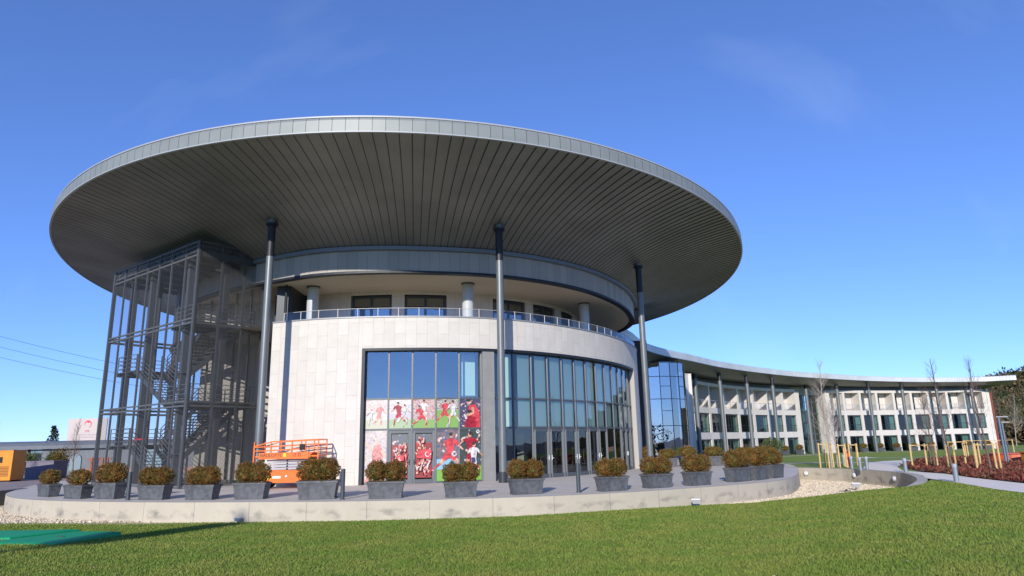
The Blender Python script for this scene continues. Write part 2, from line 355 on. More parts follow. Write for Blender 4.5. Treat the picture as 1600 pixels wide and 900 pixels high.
# rear right ground
RW = [(18.3, 49.5), (18.8, 47.2), (19.9, 45.3), (20.7, 43.3), (21.0, 40.1), (20.9, 38.2), (20.5, 36.8), (19.8, 35.1), (19.1, 33.6), (18.4, 32.3), (17.6, 31.0), (16.9, 30.1), (15.8, 29.2), (14.6, 28.9)]
def smooth_line(P, k=4):
    o = []
    for i in range(len(P)-1):
        p0 = Vector(P[max(0, i-1)]); p1 = Vector(P[i]); p2 = Vector(P[i+1]); p3 = Vector(P[min(len(P)-1, i+2)])
        for j in range(k):
            t = j/k; o.append(0.5*((2*p1)+(p2-p0)*t+(2*p0-5*p1+4*p2-p3)*t*t+(3*p1-p0-3*p2+p3)*t**3))
    o.append(Vector(P[-1])); return o
RWs = smooth_line(RW, 3)
def offs(P, d):
    o = []
    for i, p in enumerate(P):
        a = P[max(0, i-1)]; b = P[min(len(P)-1, i+1)]; t = (Vector(b)-Vector(a)).normalized(); o.append(Vector((p[0], p[1]))+Vector((-t.y, t.x))*d)
    return o
RWo = offs(RWs, 0.42)
def solid_wall(name, inner, outer, z0, z1, m, label, z1f=None):
    mb = MB(); d = 0
    for i in range(len(inner)-1):
        a, b, c_, e_ = inner[i], inner[i+1], outer[i+1], outer[i]; L_ = (Vector(b)-Vector(a)).length
        ya = z1 if z1f is None else z1f(a.x, a.y); yb = z1 if z1f is None else z1f(b.x, b.y)
        mb.face([(a.x, a.y, z0), (b.x, b.y, z0), (b.x, b.y, yb), (a.x, a.y, ya)], [(d, yb-z0), (d+L_, yb-z0), (d+L_, 0), (d, 0)])
        mb.face([(e_.x, e_.y, z0), (e_.x, e_.y, ya), (c_.x, c_.y, yb), (c_.x, c_.y, z0)])
        mb.face([(a.x, a.y, ya), (b.x, b.y, yb), (c_.x, c_.y, yb), (e_.x, e_.y, ya)], [(d, .95), (d+L_, .95), (d+L_, .99), (d, .99)]); d += L_
    for k in (0, -1):
        a, e_ = inner[k], outer[k]; ya = z1 if z1f is None else z1f(a.x, a.y)
        mb.face([(a.x, a.y, z0), (e_.x, e_.y, z0), (e_.x, e_.y, ya), (a.x, a.y, ya)])
    o = mb.build(name, m); tag(o, label, 'retaining wall'); return o
def coping_z(x, y): return 0.02 if y > 30.5 else 0.02-0.11*(30.5-y)
solid_wall('retaining_wall', RWs, RWo, -1.0, 0.02, CONC, 'curved grey concrete wall curling round the pale gravel bed beside the path', coping_z)
outer = [(v.x, v.y) for v in RWo if v.y > 30]
rear_poly = [(22.4, 62)] + [(20.5, 52)] + outer + [(19.35, 33.3), (18.8, 30.4), (17.6, 25.9), (17.4, 24.3), (18.2, 18), (60, 18), (150, 60), (220, 190), (30, 190), (24, 100), (26, 82), (22.5, 72)]
struct(patch('rear_lawn', rear_poly, lambda x, y: gz(x, y)-0.004, GRASS_F, 4.0))
struct(patch('path', [(19.35, 33.35), (18.8, 30.4), (17.6, 25.9), (17.4, 24.3), (18.2, 18), (24, 8), (30, 10), (23, 20), (20.3, 25), (20.5, 28.4), (21.25, 32.8), (22.2, 36.4), (22.2, 38.7), (22.3, 40.5), (24.6, 45.2), (27.5, 49.8), (31.4, 55.1), (34.9, 58.3), (42, 64.2), (41.2, 65.2), (33.5, 59.6), (30.5, 57.8), (27.6, 54.6), (25.2, 50.3), (22.6, 45.5), (21.45, 43.4), (21.46, 40.1), (21.36, 38.2), (20.95, 36.7), (20.3, 35.0)], lambda x, y: gz(x, y)+0.012, PATHM, 1.6))
struct(patch('cross_path', [(22, 56.4), (26.1, 54.9), (27.8, 53.9), (28.4, 54.8), (26.5, 56.1), (22.2, 57.8)], lambda x, y: gz(x, y)+0.016, PATHM, 2))
struct(patch('far_path', [(43.7, 91), (39.2, 78), (40.5, 75), (43.5, 72.6), (50, 72.6), (62, 78), (61.5, 79.4), (49.8, 74.2), (44, 74.4), (41.8, 75.6), (40.6, 78), (45.0, 90.6)], lambda x, y: gz(x, y)+0.012, PATHM, 2))
WS = 1.2
def wxy(x, y): return x*WS, y*WS
struct(patch('wing_kerb', [wxy(*q) for q in [(24, 80), (30, 88), (36, 95), (44, 101.5), (54, 106.6), (66, 109.8), (78, 111), (92, 110), (92, 108.6), (78, 109.5), (66, 108.4), (54, 105.2), (44.8, 100.2), (36.8, 93.6), (30.8, 86.6), (25.5, 79.5)]], lambda x, y: gz(x, y)+0.02, KERB, 3))
BEDM = mat('bed soil', (0.10, 0.035, 0.025), 0.95, vary=0.3, vscale=3)
BED = [(22.4, 38.8), (22.45, 36.4), (21.4, 32.8), (20.65, 28.4), (20.6, 25), (23.5, 20.5), (40, 22), (60, 45), (62, 78), (54.7, 75), (45.5, 66.7), (42, 64), (35, 58.1), (31.5, 54.9), (27.7, 49.5), (24.8, 44.9)]
struct(patch('flower_bed', BED, lambda x, y: gz(x, y)+0.03, BEDM, 3))

# left ground
LW = [Vector(p) for p in ((-70, 33.0), (-50, 34.6), (-40, 35.6), (-33, 36.4), (-29.5, 37.6), (-28.6, 39.4), (-28.9, 41.5))]
LWs = smooth_line(LW, 3)
solid_wall('boundary_wall', LWs, offs(LWs, 0.35), -1.0, 0.02, mat('dark wall', (0.09, 0.09, 0.10), 0.7), 'low dark wall behind the gravel at the far left of the terrace')
struct(patch('left_paving', [(v.x, v.y) for v in offs(LWs, 0.33)]+[(-31.0, 50), (-31, 60), (-31, 68), (-75, 68), (-85, 50)], lambda x, y: -0.03, mat('pink paving', (0.33, 0.27, 0.26), 0.85, vary=0.1, vscale=1), 4))
struct(patch('left_grass', [(-70, 46), (-46, 45), (-36.5, 44.6), (-36, 46.5), (-42, 49), (-70, 52)], lambda x, y: 0.0, GRASS_F, 3))
mb = MB(); 
for a, b in (((-70, 44.6), (-46, 43.7)), ((-46, 43.7), (-36.5, 43.2))): mb.beam((*a, 0.02), (*b, 0.02), 0.3, 0.2)
struct(mb.build('left_kerb', KERB))

# ------------------------------------------------------------------ HALL
hall = empty('hall_building', (CX, CY, 0)); tag(hall, 'round stone and glass hall under a huge disc roof, football posters in its windows', 'building')
class PB(MB):
    pass
def hp(mb, name, m, parent=None, smooth=None):     # part of the hall (world coords -> local)
    mb.v = [(x-CX, y-CY, z) for x, y, z in mb.v]; return mb.build(name, m, parent or hall, smooth)
def hsub(mb, name, m, parent, smooth=None):
    mb.v = [(x-CX, y-CY, z) for x, y, z in mb.v]; return mb.build(name, m, parent, smooth)

# roof disc
RC, RA, RB_, RROT = (-8.23, 62.8), 27.56, 34.98, R(3.0)
RZ = 15.75; FH = 0.74
def rimp(a, off=0.0):
    x = (RA+off)*math.cos(a); y = (RB_+off)*math.sin(a); return (RC[0]+x*math.cos(RROT)-y*math.sin(RROT), RC[1]+x*math.sin(RROT)+y*math.cos(RROT))
NP = 330
# equal-arc panel boundaries
fine = [rimp(2*math.pi*k/3600) for k in range(3601)]; acc = [0]
for k in range(3600): acc.append(acc[-1]+math.dist(fine[k], fine[k+1]))
bnd = []; j = 0
for k in range(NP+1):
    t = acc[-1]*k/NP
    while j < 3599 and acc[j+1] < t: j += 1
    bnd.append(2*math.pi*(j+(t-acc[j])/(acc[j+1]-acc[j]))/3600)
def soff(px, py, s):      # point on the soffit: s=0 at the drum, 1 at the rim
    a = math.degrees(math.atan2(py-CY, px-CX)); q = RP(a, -0.5); x = q[0]+(px-q[0])*s; y = q[1]+(py-q[1])*s
    return x, y
def soff_z(x, y):
    a = math.degrees(math.atan2(y-CY, x-CX)); d = math.hypot(x-CX, y-CY)-catmull(K_RING, a)
    return 13.2+2.55*(1-math.exp(-max(d, -1)/5.3))
mb = MB(); SS = [0, .05, .12, .2, .3, .42, .56, .7, .85, 1.0]
for k in range(NP):
    a0 = bnd[k]; a1 = bnd[k+1]; g = (a1-a0)*0.075
    jit = rnd.uniform(-.004, .004)
    p0, p1, p2 = rimp(a0), rimp(a1-g), rimp(a1)
    for i in range(len(SS)-1):
        A = []
        for p, dz in ((p0, 0.03+jit), (p1, 0.0), (p1, 0.035), (p2, 0.035)):
            for s in (SS[i], SS[i+1]):
                x, y = soff(*p, s); A.append((x, y, soff_z(x, y)-soff_z(*p)+RZ-dz if False else soff_z(x, y)+(RZ-soff_z(*p))*s+0.04-dz*(0.4+0.6*s)))
        # A: p0s0,p0s1,p1s0,p1s1,p1's0..(recess),p2...
        mb.face([A[0], A[2], A[3], A[1]]); mb.face([A[2], A[4], A[5], A[3]], None, 1); mb.face([A[4], A[6], A[7], A[5]], None, 1)
# soffit z: seam gap goes up into the roof
roof = hp(mb, 'roof', [SOFFIT, SEAM])
mb = MB()
for k in range(NP):
    a0 = bnd[k]; a1 = bnd[k+1]; g = (a1-a0)*0.03
    for (s, e, o, mi_) in ((a0, a1-g, 0.0, 0), (a1-g, a1, -0.03, 1)):
        q = [rimp(s, o), rimp(e, o), rimp(e, o-0.10), rimp(s, o-0.10)]
        z0 = RZ-0.02; z1 = RZ+FH
        mb.face([(*q[0], z0), (*q[1], z0), (*q[1], z0+FH*.8), (*q[0], z0+FH*.8)], None, mi_)
        mb.face([(*q[0], z0+FH*.8), (*q[1], z0+FH*.8), (*q[2], z1), (*q[3], z1)], None, mi_)
    if k % 2 == 0: pass
hsub(mb, 'fascia', [FASCIA, mat('fascia seam', (.06, .065, .07), .6)], roof)
mb = MB()
for k in range(720):
    a0, a1 = 2*math.pi*k/720, 2*math.pi*(k+1)/720
    q = [rimp(a0, -.06), rimp(a1, -.06), rimp(a1, -.22), rimp(a0, -.22)]; z0, z1 = RZ+FH-0.01, RZ+FH+.06
    mb.face([(*q[0], z0), (*q[1], z0), (*q[1], z1), (*q[0], z1)]); mb.face([(*q[0], z1), (*q[1], z1), (*q[2], z1), (*q[3], z1)])
    mb.face([(*q[3], z1), (*q[2], z1), (*RC, RZ+FH+.9)])
    q = [rimp(a0, .012), rimp(a1, .012), rimp(a1, -.1), rimp(a0, -.1)]; z = RZ-.03
    mb.face([(*q[3], z), (*q[2], z), (*q[1], z), (*q[0], z)]); mb.face([(*q[0], z), (*q[1], z), (*q[1], z+.05), (*q[0], z+.05)])
hsub(mb, 'roof_trim', TRIM, roof)

# ring beam under the roof
def strip(mb, fn, a0, a1, z0, z1, off=0.0, step=1.0, gap=None):
    n = max(1, int(round((a1-a0)/step))); d = 0
    for i in range(n):
        s, e = a0+(a1-a0)*i/n, a0+(a1-a0)*(i+1)/n; p, q = fn(s, off), fn(e, off); L_ = math.dist(p, q)
        mb.face([(*p, z0), (*q, z0), (*q, z1), (*p, z1)], [(d, z0), (d+L_, z0), (d+L_, z1), (d, z1)]); d += L_
def flat(mb, fn, a0, a1, o0, o1, z, step=2.0, fn2=None):
    n = max(1, int(round((a1-a0)/step))); fn2 = fn2 or fn
    for i in range(n):
        s, e = a0+(a1-a0)*i/n, a0+(a1-a0)*(i+1)/n
        mb.face([(*fn(s, o0), z), (*fn(e, o0), z), (*fn2(e, o1), z), (*fn2(s, o1), z)], [(0, 0), (1, 0), (1, 1), (0, 1)])
mb = MB(); n = 200
for i in range(n):     # separate stone panels
    s, e = -180+360*i/n, -180+360*(i+0.985)/n; p, q = RP(s), RP(e)
    mb.face([(*p, 11.9), (*q, 11.9), (*q, 13.35), (*p, 13.35)])
ring = hp(mb, 'ring_beam', BAND)
mb = MB(); strip(mb, RP, -180, 180, 11.76, 13.3, -0.03, 2); strip(mb, RP, -180, 180, 11.76, 11.9, 0.03, 2); flat(mb, RP, -180, 180, 0.03, -0.4, 11.76, 2)
flat(mb, RP, -180, 180, 0.03, -0.1, 11.9, 2)
hsub(mb, 'ring_trim', DARK, ring)
mb = MB(); strip(mb, RP, -180, 180, 13.1, 13.32, 0.25, 2); flat(mb, RP, -180, 180, .25, -.2, 13.1); flat(mb, RP, -180, 180, .25, -.2, 13.32)
hsub(mb, 'gutter', mat('gutter grey', (.2, .22, .24), .5, .3), ring)
mb = MB(); flat(mb, RP, -180, 180, -0.38, -8, 11.85, 3); hp(mb, 'balcony_ceiling', CEIL)
# small ceiling lights omitted: too small to see
# inner wall of the balcony storey (radius 13.8) with openings
IR = 13.8
def IP(a, off=0.0): return CP(a, IR+off)
wins = [(-99.2, -87.9), (-84.5, -73.1), (-59.5, -48.0), (-44.8, -34.0), (-29.9, -19.5)]
mb = MB(); a = -180
for s, e in wins: strip(mb, IP, a, s, 9.0, 11.86, 0, 2); a = e
strip(mb, IP, a, 180, 9.0, 11.86, 0, 2)
for s, e in wins:
    strip(mb, IP, s, e, 11.6, 11.86, 0, 2)
    for q in (s, e): mb.face([(*IP(q), 9.0), (*IP(q, -.3), 9.0), (*IP(q, -.3), 11.86), (*IP(q), 11.86)])
hp(mb, 'upper_wall', STONE)
for s, e in wins:
    f = MB(); m_ = (s+e)/2
    for q in (s+.35, m_, e-.35): f.beam((*IP(q, -.2), 9.0), (*IP(q, -.2), 11.6), 0.16, 0.12)
    for z in (9.08, 11.5): f.beam((*IP(s, -.2), z), (*IP(m_, -.2), z), .12, .16); f.beam((*IP(m_, -.2), z), (*IP(e, -.2), z), .12, .16)
    wo = hp(f, 'window', FRAME); g = MB(); strip(g, IP, s, e, 9.0, 11.6, -.22, 6); hsub(g, 'pane', GLASS, wo)
    c = MB(); strip(c, IP, s, e, 9.0, 11.6, -.8, 6); hsub(c, 'curtain', mat('dim curtain', (.10, .10, .10), .9), wo)
mb = MB(); flat(mb, LP, -180, 180, -0.1, -8.5, 9.0, 3); hp(mb, 'balcony_floor', PAVE)
for (x, y) in ((-12.46, 41.32), (-2.77, 41.34), (5.21, 48.39)):
    mb = MB(); mb.tube((x, y, 9.0), (x, y, 11.84), .36, n=24, caps=False); c = hp(mb, 'balcony_column', mat('pale column', (.5, .52, .53), .5), smooth=True)
    mb = MB(); mb.tube((x, y, 11.76), (x, y, 11.85), .42, n=24); hsub(mb, 'column_collar', GREYM, c)

# lower curved wall
mb = MB(); G0, G1, G2, G3 = -90.2, -70.3, -68.2, -17.0
AL = -106.8
strip(mb, LP, AL, G0, 0, 9.05); strip(mb, LP, G0, G3, 7.32, 9.05); strip(mb, LP, G3, 60, 0, 9.05)
flat(mb, LP, AL, 60, 0, -.45, 9.05, 1)
mb.face([(*LP(G0), 0), (*LP(G0, -.7), 0), (*LP(G0, -.7), 7.32), (*LP(G0), 7.32)], [(0, 0), (.7, 0), (.7, 7), (0, 7)])
mb.face([(*LP(G3), 0), (*LP(G3, -.7), 0), (*LP(G3, -.7), 7.32), (*LP(G3), 7.32)])
mb.face([(*LP(AL), 0), (*LP(AL, -6), 0), (*LP(AL, -6), 9.05), (*LP(AL), 9.05)], [(0, 0), (6, 0), (6, 9), (0, 9)])
flat(mb, LP, G0, G3, 0, -.7, 7.32, 1)
hp(mb, 'curved_wall', STONE)
mb = MB(); strip(mb, LP, AL, 60, 9.05, 9.12, .05, 1); flat(mb, LP, AL, 60, .05, -.5, 9.12, 1); flat(mb, LP, AL, 60, .05, -.01, 9.05, 1); hp(mb, 'wall_cap', mat('cap metal', (.32, .33, .34), .5, .3))
# dark lining round the glazing
mb = MB(); strip(mb, LP, G0, G3, 7.18, 7.32, -.02, 1); flat(mb, LP, G0, G3, -.02, -.5, 7.18, 1)
p, q = LP(G0+.02), LP(G0+.55); mb.face([(*LP(G0+.03, -.01), 0), (*LP(G0+.5, -.01), 0), (*LP(G0+.5, -.01), 7.2), (*LP(G0+.03, -.01), 7.2)])
mb.face([(*LP(G0+.5, -.01), 0), (*LP(G0+.5, -.6), 0), (*LP(G0+.5, -.6), 7.2), (*LP(G0+.5, -.01), 7.2)])
hp(mb, 'opening_surround', DARK)
# pier between the two glazed parts
mb = MB(); A = [LP(G1, -.08), LP(G2, -.08), LP(G2, -.8), LP(G1, -.8)]
for i in range(4): p, q = A[i], A[(i+1) % 4]; mb.face([(*p, 0), (*q, 0), (*q, 7.2), (*p, 7.2)], [(0, 0), (.7, 0), (.7, 7.2), (0, 7.2)])
hp(mb, 'pier', mat('grey pier', (.26, .26, .25), .7, vary=.06))

GO = -.38     # glass line
ROWS = [(0.0, 2.88), (2.88, 4.53), (4.53, 7.2)]
def bay(a0, a1, kind, idx):
    f = MB(); hw = .045
    f.beam((*LP(a1, GO), 0), (*LP(a1, GO), 7.2), .09, .14)
    if idx == 0: f.beam((*LP(a0, GO), 0), (*LP(a0, GO), 7.2), .09, .14)
    for z in (2.88, 4.53): f.beam((*LP(a0, GO), z), (*LP(a1, GO), z), .12, .09)
    if kind != 'door': f.beam((*LP(a0, GO), .05), (*LP(a1, GO), .05), .12, .1)
    wo = hp(f, 'window', GREYM)
    g = MB(); p, q = LP(a0, GO), LP(a1, GO); z0 = 2.88 if kind in ('door', 'pdoor') else 0.03
    if kind in ('poster', 'pdoor'): z0 = 4.53
    g.face([(*p, z0), (*q, z0), (*q, 7.2), (*p, 7.2)]); hsub(g, 'pane', GLASS if kind in ('poster', 'pdoor') else GLASS_B, wo)
    if kind in ('door', 'pdoor'):
        d = MB(); s, e = LP(a0+.15, GO+.03), LP(a1-.15, GO+.03)
        S_, E_ = Vector((*s, 0)), Vector((*e, 0)); t = (E_-S_).normalized()
        for P_ in (S_+t*.07, E_-t*.07): d.beam(P_, P_+Vector((0, 0, 2.8)), .14, .09)
        d.beam(S_+Vector((0, 0, .12)), E_+Vector((0, 0, .12)), .09, .22); d.beam(S_+Vector((0, 0, 2.74)), E_+Vector((0, 0, 2.74)), .09, .16)
        do = hp(d, 'door', GREYM)
        if kind == 'door':
            g2 = MB(); g2.face([(*LP(a0+.2, GO), .1), (*LP(a1-.2, GO), .1), (*LP(a1-.2, GO), 2.8), (*LP(a0+.2, GO), 2.8)]); hsub(g2, 'door_pane', GLASS_D, do)
        h = MB(); P_ = (E_-t*.07) if idx % 2 == 0 else (S_+t*.07); nrm = Vector((math.cos(R(a0)), math.sin(R(a0)), 0))
        P_ = P_+nrm*.09; tt = t*(-1 if idx % 2 == 0 else 1)
        h.beam(P_+Vector((0, 0, 1.0)), P_+Vector((0, 0, 1.28)), .03, .02); h.beam(P_+Vector((0, 0, 1.12)), P_+tt*.16+Vector((0, 0, 1.12)), .025, .03)
        hsub(h, 'handle', WHITE if kind == 'door' else DARK, do)
    return wo
GLASS_D = glass_mat('door glass', (0.35, 0.37, 0.38), 0.10, edge=.6)
nb = 5; W5 = (G1-(G0+.5))/nb; kinds = ['poster', 'pdoor', 'pdoor', 'poster', 'poster']
for i in range(nb): bay(G0+.5+W5*i, G0+.5+W5*(i+1), kinds[i], i if i == 0 else i+1)
NR = 13; WR = (G3-G2)/NR
kd = ['win', 'win', 'door', 'door', 'door', 'door', 'door', 'door', 'win', 'win', 'door', 'door', 'win']
for i in range(NR):
    a0, a1 = G2+WR*i, G2+WR*(i+1); wo = bay(a0, a1, kd[i], i if i == 0 else i+1 if i == 1 else i)
    b = MB(); s, e = a0+WR*.28, a1-WR*.04
    b.face([(*LP(s, GO-.14), 2.95), (*LP(e, GO-.14), 2.95), (*LP(e, GO-.14), 4.45), (*LP(s, GO-.14), 4.45)])
    b.face([(*LP(s, GO-.14), 4.6), (*LP(e, GO-.14), 4.6), (*LP(e, GO-.14), 7.1), (*LP(s, GO-.14), 7.1)])
    hsub(b, 'blind', BLIND, wo)
b = MB(); s, e = G1-W5*.75, G1-W5*.1
b.face([(*LP(s, -1.2), 4.6), (*LP(e, -1.2), 4.6), (*LP(e, -1.2), 7.1), (*LP(s, -1.2), 7.1)]); hp(b, 'blind', BLIND)
# interior
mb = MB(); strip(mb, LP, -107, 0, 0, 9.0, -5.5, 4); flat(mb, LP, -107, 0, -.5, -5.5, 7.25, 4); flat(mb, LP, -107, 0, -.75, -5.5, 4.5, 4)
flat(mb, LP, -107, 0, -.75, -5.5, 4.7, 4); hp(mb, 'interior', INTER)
mb = MB()
for a in (-84, -79, -64, -57, -49, -40, -33):
    p = LP(a, -3.2); mb.beam((*p, 0), (*p, 2.6), .45, .1)
    p = LP(a+2, -2.4); mb.box((p[0], p[1], .5), (1.2, .7, 1.0), R(a))
hp(mb, 'lobby_fittings', mat('lobby', (.22, .22, .21), .6))

# glass railing on the wall top
rl = MB(); pst = MB()
K = [AL+2+i*3.4 for i in range(40) if AL+2+i*3.4 < 20]
for a in K: pst.beam((*LP(a, -.12), 9.1), (*LP(a, -.12), 9.62), .035, .02)
for i in range(len(K)-1): pst.beam((*LP(K[i], -.12), 9.6), (*LP(K[i+1], -.12), 9.6), .025, .025); 
ro = hp(pst, 'railing', LIGHTG)
for i in range(len(K)-1): rl.face([(*LP(K[i]+.15, -.12), 9.14), (*LP(K[i+1]-.15, -.12), 9.14), (*LP(K[i+1]-.15, -.12), 9.56), (*LP(K[i]+.15, -.12), 9.56)])
hsub(rl, 'rail_glass', GLASS_R, ro)

# roof columns
for (x, y) in ((-13.3, 35.9), (-0.68, 37.05), (8.93, 46.2), (-23.9, 44.6)):
    zt = soff_z(x, y)+.25
    mb = MB(); mb.tube((x, y, 0), (x, y, zt), .205, n=28, caps=False); c = hp(mb, 'column', STEEL, smooth=True)
    mb = MB(); mb.tube((x, y, zt-.42), (x, y, zt-.3), .33, n=24); mb.tube((x, y, zt-2.2), (x, y, zt-.4), .212, n=24); hsub(mb, 'column_cap', CAPB, c)
    mb = MB(); mb.tube((x, y, 0), (x, y, .55), .235, n=24); hsub(mb, 'column_base', FRAME, c)

# core block behind, left and rear
def block(mb, x0, x1, y0, y1, z0, z1):
    P = [(x0, y0), (x1, y0), (x1, y1), (x0, y1)]; d = 0
    for i in range(4):
        p, q = P[i], P[(i+1) % 4]; L_ = math.dist(p, q); mb.face([(*p, z0), (*q, z0), (*q, z1), (*p, z1)], [(d, z0), (d+L_, z0), (d+L_, z1), (d, z1)]); d += L_
    mb.face([(*p, z1) for p in P]); 
mb = MB(); block(mb, -21.3, -12.6, 46.0, 66, 0, 12.9); hp(mb, 'core_wall', STONE)
mb = MB(); block(mb, -15.7, -12.4, 43.8, 47, 0, 12.95); block(mb, -14.6, -13.75, 41.0, 44, 9.0, 12.95); hp(mb, 'shade_strip_ring_end', FRAME)  # dark colour stands in for the shaded wall strip; upper block is ring end
mb = MB(); mb.tube((-13.9, 40.6, 0), (-13.9, 40.6, 11.8), .09, n=10); hp(mb, 'downpipe', DARK)
mb = MB()
for z in (4.7, 9.3): mb.beam((-15.6, 43.7, z), (-12.9, 43.7, z), .2, .3)
hp(mb, 'walkway', TOWERM)
# rear body closing the drum
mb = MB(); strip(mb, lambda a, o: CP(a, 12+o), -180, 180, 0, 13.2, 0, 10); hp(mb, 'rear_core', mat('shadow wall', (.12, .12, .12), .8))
# dark link between drum and glass tower
mb = MB(); block(mb, 4.0, 12.6, 63.5, 80, -.5, 11.2); hp(mb, 'link_wall', DARK)

# ------------------------------------------------------------------ window posters
def grass_crowd(name, horizon, pale=0.0, crowd=(0.45, 0.08, 0.07), crowd2=(0.58, 0.50, 0.47), field=(0.20, 0.38, 0.07), banner=None):
    m = bpy.data.materials.new(name); m.use_nodes = True; n = m.node_tree.nodes; l = m.node_tree.links.new; b = n['Principled BSDF']; b.inputs['Roughness'].default_value = .35
    uv = n.new('ShaderNodeUVMap'); sp = n.new('ShaderNodeSeparateXYZ'); l(uv.outputs[0], sp.inputs[0])
    v = n.new('ShaderNodeTexVoronoi'); v.inputs['Scale'].default_value = 20; l(uv.outputs[0], v.inputs['Vector'])
    v.feature = 'SMOOTH_F1'; cr_ = n.new('ShaderNodeValToRGB'); e = cr_.color_ramp.elements
    e[0].color = (*crowd, 1); e[1].position = .45; e[1].color = (*crowd2, 1)
    k = e.new(.62); k.color = (crowd[0]*.5, crowd[1]*.6+.05, crowd[2]+.08, 1); k = e.new(.8); k.color = (.75, .5, .4, 1)
    sx = n.new('ShaderNodeSeparateXYZ'); l(v.outputs['Color'], sx.inputs[0]); l(sx.outputs[0], cr_.inputs[0])
    ct = n.new('ShaderNodeValToRGB'); ct.color_ramp.interpolation = 'LINEAR'; e = ct.color_ramp.elements; e[0].position = max(0, horizon-.02); e[0].color = (1, 1, 1, 1); e[1].position = horizon+.02; e[1].color = (0, 0, 0, 1)
    l(sp.outputs[1], ct.inputs[0]); mxx = n.new('ShaderNodeMix'); mxx.data_type = 'RGBA'; l(ct.outputs[0], mxx.inputs[0]); l(cr_.outputs[0], mxx.inputs[6]); mxx.inputs[7].default_value = (*field, 1); src = mxx.outputs[2]
    if banner:
        bn = n.new('ShaderNodeValToRGB'); bn.color_ramp.interpolation = 'CONSTANT'; e = bn.color_ramp.elements; e[0].color = (0, 0, 0, 1); e[1].position = horizon; e[1].color = (1, 1, 1, 1); k = e.new(horizon+.2); k.color = (0, 0, 0, 1)
        l(sp.outputs[1], bn.inputs[0]); m5 = n.new('ShaderNodeMix'); m5.data_type = 'RGBA'; l(bn.outputs[0], m5.inputs[0]); l(src, m5.inputs[6]); m5.inputs[7].default_value = (*banner, 1); src = m5.outputs[2]
    if pale:  # pale mix puts sun glare into the print colour, strongest at left
        m6 = n.new('ShaderNodeMix'); m6.data_type = 'RGBA'; m6.inputs[0].default_value = pale; l(src, m6.inputs[6]); m6.inputs[7].default_value = (.58, .54, .53, 1); src = m6.outputs[2]
    l(src, b.inputs['Base Color']); return m
RED = mat('print red', (.58, .06, .07), .4, vary=.35, vscale=7); REDD = mat('print dark red', (.34, .015, .03), .4, vary=.35, vscale=7); SKIN = mat('print skin', (.62, .33, .22), .4, vary=.35, vscale=7); HAIR = mat('print hair', (.05, .03, .03), .4); PW = mat('print white', (.62, .60, .60), .4, vary=.35, vscale=7); NAVY = mat('print navy', (.05, .06, .2), .4); REDP = mat('print pale red', (.62, .24, .22), .4, vary=.35, vscale=7); SKINP = mat('print pale skin', (.62, .46, .38), .4)
PM = [RED, REDD, SKIN, HAIR, PW, NAVY, REDP, SKINP]
